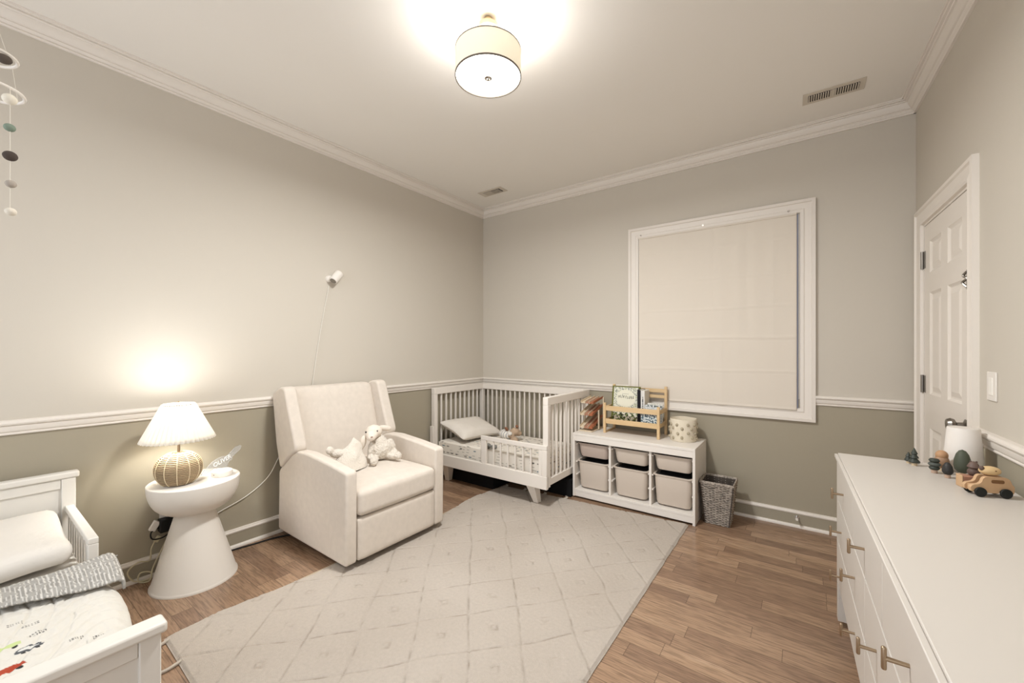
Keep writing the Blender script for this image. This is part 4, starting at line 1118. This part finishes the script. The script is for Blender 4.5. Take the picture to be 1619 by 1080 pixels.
for sx, sy in ((1, 1), (1, -1), (-1, 1), (-1, -1)):
    b.cyl((sx * .0735, sy * .0735, .004), (sx * .1035, sy * .1035, .292), .005, n=8)
b.build('corner_stake', WKD, t)
MB().box(-.073, -.073, .004, .073, .073, .01).build('bottom', WKD, t)
# door stop
t = thing('door_stop', 'small silver spring door stop on the baseboard', 'door stop', (-.035, YB - .013, .072))
MB().cyl((0, 0, 0), (0, -.045, 0), .006, .005, 14).build('spring', CHROME, t)
MB().cyl((0, -.045, 0), (0, -.058, 0), .009, .008, 14).build('rubber_tip', WHITE, t)
MB().cyl((0, 0.0, 0), (0, -.006, 0), .012, n=14).build('mount', CHROME, t)

# ================================================================= dresser
t = thing('dresser', 'long low white dresser with brass T-shaped knobs along the right wall', 'dresser', (.123, 2.336, 0), TH)
DLn, DD, DT = 1.575, .432, .766
DRW = mat('dresser_white', 'CDC6BD', .38)
MB().box(.004, -DLn + .003, DT - .022, DD, -.0, DT).build('top_panel', DRW, t, bevel=.002)
MB().box(-.008, -DLn - .004, DT - .020, .004, .006, DT - .006).build('top_lip', DRW, t, bevel=.002)
MB().box(.0, -.018, .035, DD - .005, -.0, DT - .022).build('side_panel', DRW, t, bevel=.001)
MB().box(.0, -DLn + .003, .035, DD - .005, -DLn + .021, DT - .022).build('side_panel', DRW, t, bevel=.001)
MB().box(.022, -DLn + .021, .2, DD - .008, -.018, DT - .023).build('carcass', mat('dresser_inside', 'BDB5AA', .6), t)
for y in (-.0, -DLn + .003): 
    s_ = -1 if y > -.5 else 1
    MB().box(.0, y, .03, .05, y + s_ * .045, .198).build('leg', DRW, t, bevel=.001)
def knob(parent, y, z):
    e = MB().cyl((.001, y, z), (-.036, y, z), .0038, .0045, 14).build('knob_stem', BRASS, parent)
    k = MB().bar((-.036, y, z - .022), (-.036, y, z + .022), .009, .0085, up=(1, 0, 0)).build('knob_bar', BRASS, parent, bevel=.0035, seg=3)
g = .0018
rowz = ((.573, .741), (.387, .569), (.203, .383))
lay = [[(-.003, -.525, (-.262,)), (-.525, -1.047, (-.785,)), (-1.047, -DLn + .006, (-1.306,))],
       [(-.003, -.785, (-.19, -.585)), (-.785, -DLn + .006, (-.975, -1.375))],
       [(-.003, -.785, (-.19, -.585)), (-.785, -DLn + .006, (-.975, -1.375))]]
for (z0, z1), row in zip(rowz, lay):
    for ya, yb, ks in row:
        d_ = MB().box(-.0005, ya - g, z0 + g, .018, yb + g, z1 - g).build('drawer', DRW, t, bevel=.0012)
        for y in ks: knob(d_, y, (z0 + z1) / 2 - .004)

# ---- toys on the dresser
DTZ = DT + .0006
def twood(h=.012, r=.009): return [(r, 0), (r, h)]
def toy(name, label, cat, x, y, rz=0, k=.78):
    o = thing(name, label, cat, (x, y, DTZ), rz); o.scale = (k, k, 1); return o
t = toy('wooden_tree', 'dark green tiered wooden pine tree, leftmost toy on the dresser', 'toy tree', .362, 2.262)
MB().lathe([(.0115, 0), (.0115, .012), (0, .012)], 20).build('trunk', PALEW, t)
MB().lathe([(0, .012), (.021, .012), (.023, .016), (.011, .029), (.018, .031), (.009, .045), (.014, .047), (.003, .068), (0, .072)], 28).build('crown', DKGREEN, t, smooth=40)
t = toy('wooden_tree', 'small dark green wooden tree half hidden behind the leftmost one', 'toy tree', .350, 2.292)
MB().lathe([(.009, 0), (.009, .01), (0, .01)], 20).build('trunk', PALEW, t)
MB().lathe([(0, .01), (.016, .01), (.017, .014), (.010, .026), (.013, .028), (.003, .044), (0, .046)], 28).build('crown', DKGREEN, t, smooth=40)
t = toy('wooden_tree', 'wooden tree of stacked green discs in front of the round orange one', 'toy tree', .402, 2.172)
MB().lathe([(.0115, 0), (.0115, .012), (0, .012)], 20).build('trunk', mat('pinkish_wood', 'B79C88', .6), t)
for z, r_ in ((.019, .021), (.033, .024), (.047, .021)): MB().lathe([(0, z - .007), (r_ * .7, z - .007), (r_, z), (r_ * .7, z + .007), (0, z + .007)], 28).build('disc', mat('slate_green', '525650', .5) if r_ > .022 else DKGREEN, t, smooth=80, bevel=.002)
t = toy('wooden_tree', 'tan round-topped wooden tree behind the stacked disc tree', 'toy tree', .432, 2.225)
MB().lathe([(.012, 0), (.012, .012), (0, .012)], 20).build('trunk', PALEW, t)
MB().ell((0, 0, .036), (.028, .028, .026)).build('crown', mat('tan_paint', 'A58469', .5), t)
MB().ell((0, 0, .060), (.0235, .0235, .019)).build('crown_top', mat('tan_paint_light', 'B58C68', .5), t)
t = toy('wooden_tree', 'small dark egg-shaped wooden tree in front of the large green one', 'toy tree', .426, 2.118)
MB().lathe([(.0105, 0), (.0105, .012), (0, .012)], 20).build('trunk', mat('pinkish_wood', 'B79C88', .6), t)
MB().lathe([(0, .012), (.012, .0125), (.0185, .02), (.0195, .028), (.016, .042), (.009, .053), (0, .057)], 28).build('crown', DKGREY, t, smooth=60)
t = toy('wooden_tree', 'large sage green egg-shaped wooden tree before the white canister', 'toy tree', .474, 2.17)
MB().lathe([(.012, 0), (.012, .014), (0, .014)], 20).build('trunk', PALEW, t)
MB().lathe([(0, .014), (.014, .0145), (.026, .025), (.029, .040), (.0275, .062), (.021, .082), (.012, .094), (0, .099)], 32).build('crown', GREEN, t, smooth=60)
# canister
t = thing('white_canister', 'tall tapered white canister on the far corner of the dresser', 'canister', (.503, 2.292, DTZ))
MB().lathe([(0, 0), (.054, 0), (.057, .004), (.0565, .01), (.045, .160), (.043, .164), (0, .165)], 56).build('canister_body', mat('canister_white', 'E3DCD4', .4), t, smooth=40)
# car toy: side facing roughly the camera
t = toy('toy_car', 'natural wooden toy car with black wheels on the dresser', 'toy car', .480, 1.940, R(20), 1)
cw = .018
car_o = [(-.054, .014), (-.056, .028), (-.050, .036), (-.033, .040), (-.027, .047), (-.024, .058), (-.017, .064), (.034, .064), (.042, .058), (.048, .042), (.053, .038), (.053, .020), (.050, .014), (.047, .014)]
def arc(cx, r_): return [(cx + r_ * math.cos(a), .013 + r_ * math.sin(a)) for a in [k * math.pi / 8 for k in range(9)]]
outl = rounded(car_o, .005, 3) + arc(.030, .0155) + arc(-.033, .0155)
m1 = MB().prism(outl, 'y', -cw, -.007).build('car_side', TOYW, t, bevel=.0015)
m1 = MB().prism(outl, 'y', .007, cw).build('car_side', TOYW, t, bevel=.0015)
MB().box(-.048, -.007, .016, .048, .007, .034).build('car_core', TOYW, t)
MB().prism(rounded([(-.004, .0445), (.028, .0445), (.028, .0555), (-.004, .0555)], .0055, 4), 'y', -cw - .0006, -cw + .001).build('window_slot', mat('slot_brown', '7A5636', .7), t)
for x in (-.033, .030):
    for s_ in (-1, 1):
        MB().cyl((x, s_ * (cw + .0005), .0152), (x, s_ * (cw + .007), .0152), .015, n=28).build('wheel', mat('wheel_black', '1D1F1D', .5), t, bevel=.0015)
    MB().cyl((x, -cw - .002, .0152), (x, cw + .002, .0152), .003, n=8).build('axle', PALEW, t)
# figure in the car
t = thing('peg_figure', 'pale round wooden animal head lying on top of the toy car', 'wooden figure', (.484, 1.942, DTZ + .0650), R(20))
MB().ell((0, 0, .0145), (.027, .018, .0145)).build('head', wood('peg_pale', 'D6B98C', 'C9A878', (20, 50, 50)), t)
MB().ell((.004, -.0168, .018), (.0025, .0016, .002)).build('eye', mat('eye_brown', '6B4A32', .6), t)
MB().ell((-.023, -.004, .022), (.006, .006, .008)).build('ear', BROWN, t)
# trailer block
t = toy('toy_trailer', 'dusty pink wooden toy block behind the toy car', 'toy block', .455, 2.020, R(15), .8)
MB().box(-.026, -.02, 0, .045, .02, .040).build('block', CLAY, t, bevel=.003)
MB().box(-.030, -.02, 0, -.026, .02, .041).build('front_plate', TOYW, t, bevel=.001)
t = thing('bear_figure', 'brown stacked wooden bear standing on the pink block', 'wooden figure', (.468, 2.024, DTZ + .0405))
t.scale = (.75, .75, .92)
MB().lathe([(0, 0), (.014, 0), (.021, .008), (.020, .018), (.012, .026), (0, .027)], 28).build('body', BROWN, t, smooth=60)
MB().lathe([(0, .024), (.014, .025), (.021, .031), (.018, .038), (.013, .046), (.006, .051), (0, .052)], 28).build('head', mat('brown_wood_b', '6A574E', .5), t, smooth=60)
for s_ in (-1, 1): MB().ell((s_ * .009, 0, .05), (.0035, .003, .004)).build('ear', BROWN, t)
